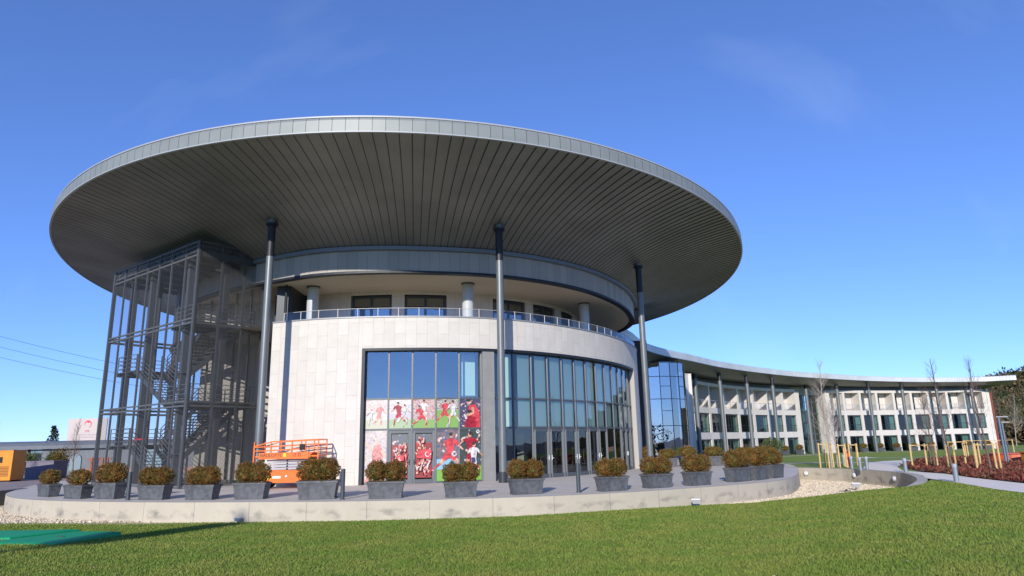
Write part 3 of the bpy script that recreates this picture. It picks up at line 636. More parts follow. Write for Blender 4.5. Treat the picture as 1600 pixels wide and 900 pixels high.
class Fig:
    """flat printed figures laid on a poster's own plane; u across 0..W, v up 0..H"""
    def __init__(s, o, t, nrm): s.o, s.t, s.n, s.mb, s.k = Vector(o), Vector(t), Vector(nrm), MB(), 0
    def P(s, u, v): return s.o+s.t*u+Vector((0, 0, v))+s.n*(.012+s.k*.0012)
    def poly(s, pts, mi): s.mb.face([s.P(*p) for p in pts], None, mi); s.k += 1
    def ell(s, u, v, a, b, mi, rot=0):
        s.poly([(u+a*math.cos(t)*math.cos(rot)-b*math.sin(t)*math.sin(rot), v+a*math.cos(t)*math.sin(rot)+b*math.sin(t)*math.cos(rot)) for t in [2*math.pi*i/14 for i in range(14)]], mi)
    def limb(s, P, W, mi):
        for i in range(len(P)-1):
            (x0, y0), (x1, y1) = P[i], P[i+1]; d = math.hypot(x1-x0, y1-y0) or 1e-4; nx, ny = -(y1-y0)/d, (x1-x0)/d; w0, w1 = W[i], W[i+1]
            s.poly([(x0-nx*w0, y0-ny*w0), (x1-nx*w1, y1-ny*w1), (x1+nx*w1, y1+ny*w1), (x0+nx*w0, y0+ny*w0)], mi); s.ell(x1, y1, w1, w1, mi)
    def player(s, x, y, h, kit=0, lean=0.0, stride=.25, face=1, skin=2, hair=3, sock=None, cut=False, arms=1):
        sk = h; sock = kit if sock is None else sock
        hip = (x, y+.50*sk); sh = (x+lean*sk*.35, y+.80*sk)
        for sgn in (1, -1):
            kx = hip[0]+sgn*stride*sk*.55; kn = (kx, y+.27*sk); ft = (kx+(stride*.5*sk*sgn if sgn*face < 0 else -stride*.12*sk), y+.02*sk+(.10*sk if sgn*face < 0 else 0))
            s.limb([kn, ft], [.032*sk, .022*sk], sock); s.limb([hip, kn], [.055*sk, .036*sk], skin); s.ell(ft[0]+face*.03*sk, ft[1]-.005*sk, .035*sk, .016*sk, 4)
            s.limb([hip, ((hip[0]+kn[0])/2, (hip[1]+kn[1])/2)], [.068*sk, .06*sk], kit)
        s.poly([(hip[0]-.07*sk, hip[1]-.02*sk), (hip[0]+.07*sk, hip[1]-.02*sk), (sh[0]+.115*sk, sh[1]), (sh[0]+.03*sk, sh[1]+.03*sk), (sh[0]-.03*sk, sh[1]+.03*sk), (sh[0]-.115*sk, sh[1])], kit)
        for sgn in (1, -1):
            e = (sh[0]+sgn*.17*sk, sh[1]-.13*sk*arms); hd = (e[0]+sgn*.05*sk+face*.05*sk, e[1]-.09*sk if sgn*face > 0 else e[1]+.04*sk)
            s.limb([(sh[0]+sgn*.1*sk, sh[1]-.02*sk), e], [.038*sk, .03*sk], kit); s.limb([e, hd], [.024*sk, .018*sk], skin)
        s.ell(sh[0]+face*.01*sk, sh[1]+.095*sk, .048*sk, .065*sk, skin); s.ell(sh[0]-face*.008*sk, sh[1]+.125*sk, .05*sk, .042*sk, hair)
    def ballp(s, x, y, r): s.ell(x, y, r, r, 4); s.ell(x, y, r*.35, r*.35, 3); s.ell(x+.6*r, y+.3*r, r*.2, r*.2, 3); s.ell(x-.5*r, y+.45*r, r*.2, r*.2, 3)
def poster(a0, a1, z0, z1, m, desc, draw=None, inset=.0):
    p, q = LP(a0, GO+.045), LP(a1, GO+.045); P_, Q_ = Vector((*p, 0)), Vector((*q, 0)); t = (Q_-P_).normalized(); nrm = Vector((t.y, -t.x, 0))
    P_ += t*(.05+inset); Q_ -= t*(.05+inset); Wd = (Q_-P_).length; H = z1-z0
    mb = MB(); mb.face([P_+Vector((0, 0, z0)), Q_+Vector((0, 0, z0)), Q_+Vector((0, 0, z1)), P_+Vector((0, 0, z1))], [(0, 0), (Wd/H, 0), (Wd/H, 1), (0, 1)])
    for (A, B) in ((P_, Q_),):
        mb.face([P_+Vector((0, 0, z0))-nrm*.01, Q_+Vector((0, 0, z0))-nrm*.01, Q_+Vector((0, 0, z1))-nrm*.01, P_+Vector((0, 0, z1))-nrm*.01])
    po = hp(mb, 'poster', m); po['label'] = desc
    if draw:
        f = Fig(P_+Vector((0, 0, z0)), t, nrm); draw(f, Wd, H); hsub(f.mb, 'printed_players', PM, po)
def d1(f, W_, H): f.player(W_*.62, .12, H*.8, 6, .1, .2, 1, 7, 7); f.player(W_*.25, .2, H*.6, 4, 0, .15, -1, 7, 7)
def d2(f, W_, H): f.player(W_*.45, .12, H*.88, 1, -.15, .3, -1); f.player(W_*.66, .22, H*.72, 4, .15, .28, 1); f.ballp(W_*.62, .14, .06)
def d3(f, W_, H): f.player(W_*.5, .25, H*.86, 4, .0, .2, 1); f.player(W_*.4, .05, H*.78, 0, -.3, .42, 1)
def d4(f, W_, H): f.player(W_*.36, .16, H*.9, 0, .1, .36, 1); f.player(W_*.76, .2, H*.86, 4, -.1, .25, -1, hair=3, sock=4); f.ballp(W_*.5, .1, .08)
def d5(f, W_, H):
    f.poly([(W_*.45, 0), (W_*.95, 0), (W_*.92, H*.55), (W_*.72, H*.82), (W_*.42, H*.78), (W_*.38, H*.5)], 0); f.ell(W_*.42, H*.9, .13, .15, 2); f.ell(W_*.4, H*.96, .13, .09, 3)
    f.poly([(W_*.22, 0), (W_*.78, 0), (W_*.72, H*.36), (W_*.45, H*.42), (W_*.26, H*.36)], 1); f.ell(W_*.45, H*.5, .13, .14, 2); f.ell(W_*.45, H*.56, .14, .1, 3)
    f.limb([(W_*.6, H*.7), (W_*.62, H*.5), (W_*.3, H*.44)], [.08, .06, .05], 2); f.limb([(W_*.3, H*.3), (W_*.2, H*.44)], [.06, .05], 4)
def d6(f, W_, H):
    f.poly([(W_*.38, H*.25), (W_*.8, H*.25), (W_*.82, H*.62), (W_*.68, H*.72), (W_*.46, H*.72), (W_*.34, H*.6)], 6); f.ell(W_*.57, H*.78, .11, .15, 7)
    f.limb([(W_*.4, H*.64), (W_*.22, H*.66), (W_*.1, H*.76)], [.09, .07, .05], 7); f.limb([(W_*.78, H*.62), (W_*.92, H*.5)], [.09, .06], 7)
    f.limb([(W_*.5, H*.26), (W_*.3, H*.14), (W_*.12, H*.02)], [.16, .12, .1], 6); f.limb([(W_*.7, H*.26), (W_*.82, H*.05)], [.15, .1], 6)
def d7(f, W_, H): f.player(W_*.58, .3, H*.86, 0, .12, .38, 1); f.ballp(W_*.8, H*.52, .15)
def d8(f, W_, H):
    f.player(W_*.35, H*.05, H*.42, 1, .3, .3, 1); f.player(W_*.5, H*.12, H*.86, 1, -.05, .18, -1, arms=.3); f.player(W_*.62, H*.08, H*.68, 4, 0, .12, 1); f.poly([(W_*.5, H*.34), (W_*.7, H*.34), (W_*.68, H*.44), (W_*.52, H*.44)], 5); f.ballp(W_*.82, H*.95, .11)
rr_ = random.Random(3)
def crowd(flag):
    def d(f, W_, H):
        for i in range(75):
            u, v = rr_.uniform(.08, .92)*W_, rr_.uniform(.05, .78 if not flag else .88)*H
            c = rr_.choice([0, 0, 1, 6, 2, 7, 4])
            if abs(u-W_*.5) < .45*W_: f.limb([(u, v), (u+rr_.uniform(-.13, .13), v+rr_.uniform(.08, .26))], [.045, .025], c)
            if i % 3 == 0: f.ell(u, v, .055, .065, rr_.choice([2, 3, 7]))
        if flag:
            f.poly([(W_*.12, H*.45), (W_*.95, H*.42), (W_*.98, H*.62), (W_*.6, H*.66), (W_*.15, H*.6)], 0)
            f.ell(W_*.72, H*.53, .14, .14, 4); f.ell(W_*.76, H*.535, .11, .11, 0); f.ell(W_*.92, H*.53, .035, .035, 4)
        else:
            f.poly([(W_*.3, H*.36), (W_*.78, H*.4), (W_*.8, H*.52), (W_*.3, H*.5)], 0); f.ell(W_*.56, H*.44, .09, .09, 4); f.ell(W_*.59, H*.445, .07, .07, 0)
    return d
A5 = [G0+.5+W5*i for i in range(6)]
g = grass_crowd
poster(A5[0], A5[1], 2.93, 4.48, g('poster glare', .3, .55, (.55, .2, .18), (.8, .7, .6), (.45, .5, .25), (.6, .65, .6)), 'print of a crowd and pitch, paled by painted sun glare', d1)
poster(A5[1], A5[2], 2.93, 4.48, g('poster pale', .32, .4, (.6, .45, .4), (.8, .78, .75), (.22, .42, .1), (.5, .45, .55)), 'print of two players running shoulder to shoulder', d2)
poster(A5[2], A5[3], 2.93, 4.48, g('poster tackle', .3, .1), 'print of a red player tackling a white one', d3)
poster(A5[3], A5[4], 2.93, 4.48, g('poster green', .62, .05, (.1, .12, .05)), 'print of a red player and a white player on bright grass', d4)
poster(A5[4], A5[5], 2.93, 4.48, g('poster hug', .0, .0, (.06, .05, .10), (.1, .08, .13), (.05, .05, .06)), 'print of red-shirted players hugging on a dark ground', d5)
poster(A5[0], A5[1], .1, 2.83, g('poster shout', .0, .45, (.35, .25, .25), (.7, .6, .5), (.2, .2, .2)), 'tall print of a shouting red player, paled by painted sun glare', d6)
poster(A5[1], A5[2], .3, 2.62, g('poster fans', .75, .0, (.14, .14, .14), (.16, .16, .16), (.3, .05, .05)), 'print of waving fans on the left door', crowd(False), .16)
poster(A5[2], A5[3], .3, 2.62, g('poster fans flag', .8, .0, (.14, .14, .14), (.16, .16, .16), (.3, .05, .05)), 'print of fans under a red flag on the right door', crowd(True), .16)
poster(A5[3], A5[4], .1, 2.83, g('poster run', .22, .0, (.08, .09, .14), (.25, .17, .15), (.2, .42, .08), (.25, .48, .62)), 'tall print of a red player chasing a ball', d7)
poster(A5[4], A5[5], .1, 2.83, g('poster header', .28, .0, (.05, .06, .05), (.07, .08, .07), (.2, .4, .06)), 'tall print of players jumping for a ball', d8)

# ------------------------------------------------------------------ STAIR TOWER
TA = math.atan2(.787, .617); tower = empty('stair_tower', (-18.0, 37.5, 0), TA)
tag(tower, 'square grey steel fire-escape tower with zigzag stairs behind mesh screens, left of the hall', 'stair tower')
TX, TY, TZ = 4.3, 11.2, 13.85
def tp(mb, name, m, parent=None): return mb.build(name, m, parent or tower)
ys = [0, 1.45, 3.15, 4.75, 6.35, 8.0, 9.6, 11.2]; xs = [0, 1.45, 2.9, 4.3]
for x in (0, TX):
    for y in (0, TY):
        mb = MB(); mb.beam((x, y, 0), (x, y, TZ), .2 if (x, y) != (0, 0) else .17, .2); tp(mb, 'post', TOWERM)
for y in ys[1:-1]:
    for x in (-.02, TX): mb = MB(); mb.beam((x, y, 0.1), (x, y, TZ), .09, .12); tp(mb, 'mullion', TOWERM)
for x in xs[1:-1]:
    for y in (-.02, TY): mb = MB(); mb.beam((x, y, 0.1), (x, y, TZ), .12, .09); tp(mb, 'mullion', TOWERM)
for x, y in ((.75, 2.3), (.75, 7.2), (.75, 10.0), (3.6, 3.4), (3.6, 9.4), (2.2, .8)):
    mb = MB(); mb.beam((x, y, 0), (x, y, 13.2), .32, .3); tp(mb, 'inner_post', TOWERM)
for z in (.12, 4.4, 9.05, 13.0, 13.8):
    mb = MB(); hh = .14
    for dz in ((0, .24) if z in (4.4, 9.05) else (0,)):
        mb.beam((0, 0, z+dz), (0, TY, z+dz), .12, hh*.6); mb.beam((0, 0, z+dz), (TX, 0, z+dz), .12, hh*.6); mb.beam((TX, 0, z+dz), (TX, TY, z+dz), .12, hh); mb.beam((0, TY, z+dz), (TX, TY, z+dz), .12, hh)
    tp(mb, 'ring_frame', TOWERL)
mb = MB()    # lattice at the head
for a, b, n in (((0, 0), (0, TY), 14), ((0, 0), (TX, 0), 6)):
    for z in (13.25, 13.55): mb.beam((*a, z), (*b, z), .05, .04)
    for i in range(n):
        t0, t1 = i/n, (i+.5)/n; P0 = (a[0]+(b[0]-a[0])*t0, a[1]+(b[1]-a[1])*t0); P1 = (a[0]+(b[0]-a[0])*t1, a[1]+(b[1]-a[1])*t1); mb.beam((*P0, 13.25), (*P1, 13.55), .03)
tp(mb, 'lattice_band', TOWERL)
mb = MB(); mb.box((TX/2, TY/2, 13.35), (TX-.1, TY-.1, .12))
for y in ys: mb.beam((.1, y, 13.1), (TX-.1, y, 13.1), .12, .3)
tp(mb, 'canopy', TOWERM)
def quad_uv(mb, P, w_, h_): mb.face(P, [(0, 0), (w_, 0), (w_, h_), (0, h_)])
mb = MB(); quad_uv(mb, [(-.1, 0, .15), (-.1, TY, .15), (-.1, TY, 13.95), (-.1, 0, 13.95)], TY, 13.8); quad_uv(mb, [(TX+.1, 0, .15), (TX+.1, TY, .15), (TX+.1, TY, 13.95), (TX+.1, 0, 13.95)], TY, 13.8)
quad_uv(mb, [(0, TY+.1, .15), (TX, TY+.1, .15), (TX, TY+.1, 13.95), (0, TY+.1, 13.95)], TX, 13.8); tp(mb, 'mesh_screen', SCREEN_S)
mb = MB(); quad_uv(mb, [(0, -.1, .15), (TX, -.1, .15), (TX, -.1, 13.95), (0, -.1, 13.95)], TX, 13.8); tp(mb, 'mesh_screen', SCREEN)
def rail(mb, pts, h=1.05, rows=4, posts=True, w_=.035):
    for i in range(len(pts)-1):
        a, b = Vector(pts[i]), Vector(pts[i+1]); L_ = (b-a).length; n = max(1, int(L_/1.1))
        for k in range(rows): dz = Vector((0, 0, h*(k+1)/rows)); mb.beam(a+dz, b+dz, w_)
        for k in range(n+1): p = a+(b-a)*k/n; mb.beam(p, p+Vector((0, 0, h)), w_*1.3)
def flight(x0, x1, y0, z0, y1, z1, n=13):
    mb = MB()
    for x in (x0, x1): mb.beam((x, y0, z0-.05), (x, y1, z1-.05), .06, .3)
    for i in range(n):
        t = (i+.5)/n; y, z = y0+(y1-y0)*t, z0+(z1-z0)*t; mb.box(((x0+x1)/2, y, z+.04), (x1-x0, .27, .045))
    fo = tp(mb, 'stair_flight', TOWERM); r_ = MB(); rail(r_, [(x0, y0, z0), (x0, y1, z1)]); rail(r_, [(x1, y0, z0), (x1, y1, z1)]); tp(r_, 'stair_rail', TOWERL, fo)
def landing(x0, x1, y0, y1, z, rp):
    mb = MB(); mb.box(((x0+x1)/2, (y0+y1)/2, z), (x1-x0, y1-y0, .07))
    for y in (y0+.1, (y0+y1)/2, y1-.1): mb.beam((x0, y, z-.13), (x1, y, z-.13), .08, .18)
    lo = tp(mb, 'landing', TOWERM); r_ = MB(); rail(r_, [(px, py, z) for px, py in rp]); tp(r_, 'landing_rail', TOWERL, lo)
for b_ in (0.0, 4.6):
    za, zm, zb = b_, b_+2.35, b_+4.6
    flight(.45, 1.95, 3.3, za, 7.7, zm); landing(.35, 3.95, 7.7, 10.4, zm, [(.4, 7.7), (.4, 10.35), (3.9, 10.35), (3.9, 7.7)]); flight(2.3, 3.8, 7.7, zm, 3.3, zb)
    landing(.3, 4.05, .4, 3.3, zb, [(.45, 3.3), (.35, .45), (4.0, .45), (4.0, 3.3)])
# bracing/ shorter cross flight visible through the near face
def flightx(y0, y1, x0, z0, x1, z1, n=9):
    mb = MB()
    for y in (y0, y1): mb.beam((x0, y, z0), (x1, y, z1), .06, .28)
    for i in range(n): t = (i+.5)/n; mb.box((x0+(x1-x0)*t, (y0+y1)/2, z0+(z1-z0)*t+.04), (.27, y1-y0, .045))
    tp(mb, 'stair_flight', TOWERM)
flightx(1.0, 2.3, .5, 1.6, 3.6, 4.4); flightx(1.0, 2.3, .5, 6.2, 3.6, 9.0)
for z in (4.2, 8.85, 13.0):
    mb = MB(); mb.box((2.6, 2.0, z-.15), (.9, .3, .08)); tp(mb, 'tube_light', WHITE)
mb = MB(); mb.beam((.15, 4.75, 2.7), (.15, 6.3, 2.7), .02, .09); tp(mb, 'warning_tape', REDM)

# ------------------------------------------------------------------ WING
WCX, WCY, WR_, WF = 77.955, 49.578, 62.62, 66.0
def WP(a, r, z=None):
    p = (WCX+r*math.cos(R(a)), WCY+r*math.sin(R(a))); return p if z is None else (*p, z)
WS = 1.2
def wxy(x, y): return x*WS, y*WS
wing = empty('wing_building', (45*WS, 100*WS, 2.04-2.59*WS)); wing.scale = (WS, WS, WS); tag(wing, 'long curved three-storey wing of pale framed windows and balconies under a swooping zinc roof', 'building')
def wp(mb, name, m, parent=None, smooth=None):
    mb.v = [(x-45, y-100, z+.55) for x, y, z in mb.v]; return mb.build(name, m, parent or wing, smooth)
E0 = [(6.5, 48.5), (8.2, 51.5), (9.93, 55.36), (12.1, 61.24), (14.85, 65.89), (18.6, 70.81), (23.63, 77.62), (30.13, 84.74), (37.78, 91.86), (45.5, 97.4), (53.55, 102.39), (61.31, 105.9), (68.76, 108.0), (74.0, 108.4), (78.6, 106.6)]
EZ = [10.3, 10.35, 10.4, 10.45, 10.5, 10.6, 10.7, 10.75, 10.7, 10.6, 10.55, 10.4, 10.3, 10.3, 10.25]
E0 = [(x*(z-2.04)/7.96, y*(z-2.04)/7.96, z) for (x, y), z in zip(E0, EZ)]
Es = smooth_line(E0[1:], 14)
back = [(4, 60), (5, 66), (8, 73), (13, 82), (20, 92), (29, 101), (39, 109), (50, 115), (62, 119.5), (74, 122), (84, 122)]
Bs = smooth_line(back, 14)
def resamp(P, n):
    acc_ = [0]
    for i in range(len(P)-1): acc_.append(acc_[-1]+(P[i+1]-P[i]).length)
    o = []; j = 0
    for k in range(n+1):
        t = acc_[-1]*k/n
        while j < len(P)-2 and acc_[j+1] < t: j += 1
        o.append(P[j]+(P[j+1]-P[j])*((t-acc_[j])/(acc_[j+1]-acc_[j])))
    return o
NW = 230; Ef = resamp(Es, NW); Bf = resamp(Bs, NW)
mb = MB(); fs = MB(); tr_ = MB()
for i in range(NW):
    for j in range(6):
        s0, s1 = (0, .05, .1, .2, .4, .7, 1)[j:j+2]
        def Q(p, q, s, d=0):
            e_z = p.z
            return (p.x+(q.x-p.x)*s, p.y+(q.y-p.y)*s, 9.8+(e_z-9.8)*(1-min(1, s*5))+d)
        a, b, c, d = Ef[i], Ef[i+1], Vector((*Bf[i+1], 9.7)), Vector((*Bf[i], 9.7)); e_ = a+(b-a)*.9; f_ = d+(c-d)*.9
        mb.face([Q(a, d, s0, -.015), Q(e_, f_, s0), Q(e_, f_, s1), Q(a, d, s1, -.015)]); mb.face([Q(e_, f_, s0, .03), Q(b, c, s0, .03), Q(b, c, s1, .03), Q(e_, f_, s1, .03)])
    a, b = Ef[i], Ef[i+1]; e_ = a+(b-a)*.94; t = (b-a).normalized(); nv = Vector((-t.y, t.x, 0)); za, zb = a.z, b.z; ze = a.z+(b.z-a.z)*.94
    fs.face([(a.x, a.y, za), (e_.x, e_.y, ze), (e_.x, e_.y, ze+.62), (a.x, a.y, za+.62)])
    fs.face([(a.x, a.y, za+.62), (e_.x, e_.y, ze+.62), (e_.x+nv.x*.15, e_.y+nv.y*.15, ze+.77), (a.x+nv.x*.15, a.y+nv.y*.15, za+.77)])
    k = nv*.04; fs.face([(e_.x+k.x, e_.y+k.y, ze), (b.x+k.x, b.y+k.y, zb), (b.x+k.x, b.y+k.y, zb+.72), (e_.x+k.x, e_.y+k.y, ze+.72)], None, 1)
    tr_.face([(a.x+nv.x*.14, a.y+nv.y*.14, za+.77), (b.x+nv.x*.14, b.y+nv.y*.14, zb+.77), (Bf[i+1].x, Bf[i+1].y, 10.9), (Bf[i].x, Bf[i].y, 10.9)])
    tr_.face([(Bf[i].x, Bf[i].y, 9.65), (Bf[i+1].x, Bf[i+1].y, 9.65), (Bf[i+1].x, Bf[i+1].y, 10.9), (Bf[i].x, Bf[i].y, 10.9)])
    tr_.beam((a.x, a.y, za-.03), (b.x, b.y, zb-.03), .05, .06)
a, b = Ef[-1], Bf[-1]; fs.face([(a.x, a.y, a.z), (b.x, b.y, 9.65), (b.x, b.y, 10.9), (a.x, a.y, a.z+.77)])
a, b = Ef[0], Bf[0]; fs.face([(a.x, a.y, a.z), (b.x, b.y, 9.65), (b.x, b.y, 10.9), (a.x, a.y, a.z+.77)])
wroof = wp(mb, 'roof', SOFFIT); wp(fs, 'fascia', [mat('wing zinc', (.68, .70, .70), .45, .1, vary=.08, vscale=.5), GREYM], wroof); wp(tr_, 'roof_sheet', FRAME, wroof)
WCA = [152.0, 147.6, 140.8, 134.0, 122.9, 116.5, 110.1, 104.1, 98.7, 92.6]
WCR = [64.3, 62.6, 61.6, 61.2, 63.0, 62.8, 62.9, 62.8, 62.2, 62.9]
WCK = [1.045, 1.045, 1.045, 1.04, 1.03, 1.018, 1.014, 1.01, 1.01, 1.008]
for a, r_, k_ in zip(WCA, WCR, WCK):
    x, y = WP(a, r_); x *= k_; y *= k_; mb = MB(); mb.tube((x, y, -.65), (x, y, 10.3), .25, n=16, caps=False); c = wp(mb, 'column', STEEL, smooth=True)
    mb = MB(); mb.tube((x, y, 9.2), (x, y, 10.25), .256, n=16); wp(mb, 'column_cap', CAPB, c)
SEG1 = [150.9, 147.2, 142.6, 138.7, 134.8, 131.1, 127.7, 124.4, 121.4]
SEG2 = [115.0, 112.0, 109.0, 106.05, 103.1, 100.2, 97.4, 94.5, 91.7, 88.9]
ZR = [(-.55, 1.95), (2.8, 5.25), (5.98, 8.8)]
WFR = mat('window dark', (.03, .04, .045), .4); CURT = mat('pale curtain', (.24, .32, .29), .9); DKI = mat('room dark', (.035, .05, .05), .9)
CHW = mat('balcony chair', (.7, .7, .68), .5)
def bx6(mb, a0, a1, r0, r1, z0, z1, mi=0):
    P = [WP(a0, r0), WP(a1, r0), WP(a1, r1), WP(a0, r1)]
    for i in range(4):
        p, q = P[i], P[(i+1) % 4]; L_ = math.dist(p, q); mb.face([(*p, z0), (*q, z0), (*q, z1), (*p, z1)], [(0, z0), (L_, z0), (L_, z1), (0, z1)], mi)
    mb.face([(*p, z1) for p in P], None, mi); mb.face([(*p, z0) for p in P][::-1], None, mi)
HP_ = .24    # half pier in degrees
def segment(seg, rad, ends):
    fr = MB()
    for i, a in enumerate(seg):
        h = HP_*(1.5 if i in (0, len(seg)-1) else 1)
        bx6(fr, a+h, a-h, rad-.02, rad+.55, -.6, 5.6); bx6(fr, a+h*.8, a-h*.8, rad-.015, rad+1.75, 5.6, 8.9)
    for z0, z1 in ((1.95, 2.8), (5.25, 5.98), (8.8, 9.2)):
        for i in range(len(seg)-1): bx6(fr, seg[i], seg[i+1], rad-(.0 if z1 > 9 else .005), rad+(.5 if z0 < 5 else 1.75), z0, z1)
    wp(fr, 'facade_frame', STONE2)
    bw = MB()
    for i in range(len(seg)-1): bx6(bw, seg[i], seg[i+1], rad+.9, rad+1.2, 9.2, 10.0)
    wp(bw, 'upper_band', mat('shade tinted band', (.22, .24, .27), .5))  # blue grey paints the shade under the roof onto this wall band
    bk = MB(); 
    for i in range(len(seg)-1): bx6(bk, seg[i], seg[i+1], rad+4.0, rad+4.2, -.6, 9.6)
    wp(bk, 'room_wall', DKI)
    for i in range(len(seg)-1):
        a0, a1 = seg[i]-HP_, seg[i+1]+HP_; am = (a0+a1)/2
        for k, (z0, z1) in enumerate(ZR):
            if k < 2:
                f = MB(); rr = rad+.18
                for a in (a0-.05, am, a1+.05): f.beam(WP(a, rr, z0), WP(a, rr, z1), .09, .08)
                for z in (z0+.05, z1-.1): f.beam(WP(a0, rr, z), WP(a1, rr, z), .08, .12)
                if k == 1: f.beam(WP(a0, rad+.1, z0+.95), WP(a1, rad+.1, z0+.95), .04, .05); f.beam(WP(a0, rad+.1, z0+.5), WP(a1, rad+.1, z0+.5), .03, .03)
                wo = wp(f, 'window', WFR); g_ = MB(); g_.face([WP(a0, rr, z0), WP(a1, rr, z0), WP(a1, rr, z1), WP(a0, rr, z1)]); wp(g_, 'pane', GLASS_W, wo)
                c_ = MB(); w0 = rnd.uniform(.18, .5); w1 = rnd.uniform(.08, .2); sa = a0-a1
                for (u, v_) in ((0, w1), (1-w0, 1)):
                    n_ = max(2, int((v_-u)*18))
                    for j in range(n_):
                        ua, ub = u+(v_-u)*j/n_, u+(v_-u)*(j+1)/n_; ra, rb = rr+.3+.06*(j % 2), rr+.3+.06*((j+1) % 2)
                        c_.face([WP(a0-sa*ua, ra, z0), WP(a0-sa*ub, rb, z0), WP(a0-sa*ub, rb, z1), WP(a0-sa*ua, ra, z1)])
                wp(c_, 'curtain', CURT, wo)
            else:
                f = MB(); rr = rad+1.6; as_ = a0+(a1-a0)*.04; ae = a0+(a1-a0)*.56
                for a in (as_, (as_+ae)/2, ae): f.beam(WP(a, rr, z0), WP(a, rr, z1-.3), .09, .08)
                f.beam(WP(as_, rr, z1-.3), WP(ae, rr, z1-.3), .08, .1)
                wo = wp(f, 'balcony_door', WFR); g_ = MB(); g_.face([WP(as_, rr, z0), WP(ae, rr, z0), WP(ae, rr, z1-.3), WP(as_, rr, z1-.3)]); wp(g_, 'pane', GLASS_W, wo)
                c_ = MB(); c_.face([WP(as_+(ae-as_)*.6, rr+.3, z0), WP(ae, rr+.3, z0), WP(ae, rr+.3, z1-.3), WP(as_+(ae-as_)*.6, rr+.3, z1-.3)]); wp(c_, 'curtain', CURT, wo)
                m_ = MB(); bx6(m_, a0+(a1-a0)*.58, a1, rad+1.65, rad+1.75, z0, z1); bx6(m_, a0, a0+(a1-a0)*.57, rad+1.65, rad+1.75, z1-.3, z1); wp(m_, 'balcony_wall', STONE2)
                r2 = MB(); r2.beam(WP(a0, rad+.06, z0+.95), WP(a1, rad+.06, z0+.95), .04, .05); r2.beam(WP(a0, rad+.06, z0+.1), WP(a1, rad+.06, z0+.1), .03, .04); r2.beam(WP(am, rad+.06, z0+.1), WP(am, rad+.06, z0+.95), .03, .04)
                b_r = wp(r2, 'balcony_rail', LIGHTG); g_ = MB(); g_.face([WP(a0, rad+.08, z0+.1), WP(a1, rad+.08, z0+.1), WP(a1, rad+.08, z0+.9), WP(a0, rad+.08, z0+.9)]); wp(g_, 'rail_glass', GLASS_R, b_r)
segment(SEG1, 66.0, 1); segment(SEG2, 66.0, 1)
mb = MB(); 
# end walls facing along the facade, and the stair glazing between the segments
for q_ in ((151.6, 151.2, 65.7, 76), (115.6, 115.3, 65.9, 67.9), (88.6, 88.2, 65.9, 76), (121.05, 120.8, 66, 68)): mb = MB(); bx6(mb, *q_, -.6, 9.2); wp(mb, 'end_wall', STONE2)
mb = MB(); bx6(mb, 88.2, 87.9, 65.8, 69, -.6, 8.6); wp(mb, 'red_fin', mat('red brown panel', (.22, .05, .04), .6))
f = MB(); rr = 67.6; AA = [120.9, 119.5, 118.1, 116.7, 115.5]
for a in AA: f.beam(WP(a, rr, -.5), WP(a, rr, 9.0), .12, .1)
for z in (-.4, 1.4, 2.4, 4.2, 5.6, 7.4, 8.4): f.beam(WP(AA[0], rr, z), WP(AA[-1], rr, z), .1, .12)
wo = wp(f, 'stair_window', GREYM); g_ = MB()
for i in range(4): g_.face([WP(AA[i], rr, -.5), WP(AA[i+1], rr, -.5), WP(AA[i+1], rr, 8.5), WP(AA[i], rr, 8.5)])
wp(g_, 'pane', GLASS_W, wo)
g_ = MB(); bx6(g_, 121, 115.4, 70.5, 70.7, -.6, 9.6, 0); bx6(g_, 118.0, 116.0, 68.6, 68.7, 2.4, 4.0, 1); bx6(g_, 119.4, 118.2, 68.6, 68.7, 5.7, 7.2, 1); bx6(g_, 117.5, 116.0, 68.6, 68.7, -.4, 1.5, 1)
wp(g_, 'stair_interior', [mat('stair inside', (.12, .17, .17), .8), CURT])
mb = MB(); bx6(mb, 121.0, 115.4, 67.5, 67.7, 8.5, 9.7); wp(mb, 'stair_lintel', KERB)
# curved glass tower at the near end of the wing
gx, gy, gr = 15.0, 73.3, 3.3
f = MB(); p_ = MB(); GA = [-170+i*20 for i in range(11)]; GZS = [0, 1.7, 3.4, 4.4, 6.1, 7.8, 8.4, 9.9]
GP = [(gx+gr*math.cos(R(a)), gy+gr*math.sin(R(a))) for a in GA]
for i, p in enumerate(GP):
    f.beam((*p, 0), (*p, 9.9), .06, .06)
    if i:
        for z in (0.05, 3.4, 6.1, 8.4, 9.85): f.beam((*GP[i-1], z), (*p, z), .05, .06)
        if i % 2: f.beam((*GP[i-1], 7.4), (*p, 7.4), .04, .05); f.beam((*GP[i-1], 4.9), (*p, 4.9), .04, .05)
gt = wp(f, 'glass_tower', DARK)
for i in range(1, len(GP)): p_.face([(*GP[i-1], 0), (*GP[i], 0), (*GP[i], 9.9), (*GP[i-1], 9.9)])
wp(p_, 'pane', GLASS_T, gt)
mb = MB(); mb.tube((gx+.2, gy+.6, 0), (gx+.2, gy+.6, 9.9), 2.3, n=20); wp(mb, 'tower_core', mat('tower inside', (.05, .08, .11), .8), gt)
mb = MB(); mb.beam((gx-.6, gy-2.4, 4), (gx-.6, gy-2.4, 8), .35, .1); mb.beam((gx+.9, gy-2.4, 3.2), (gx+.9, gy-2.4, 6.6), .25, .1); wp(mb, 'tower_blind', CURT, gt)
mb = MB(); P1 = (17.95, 74.2); P2 = WP(151.2, 65.7); P2 = (19.6, 76.4)
L_ = math.dist(P1, P2); 
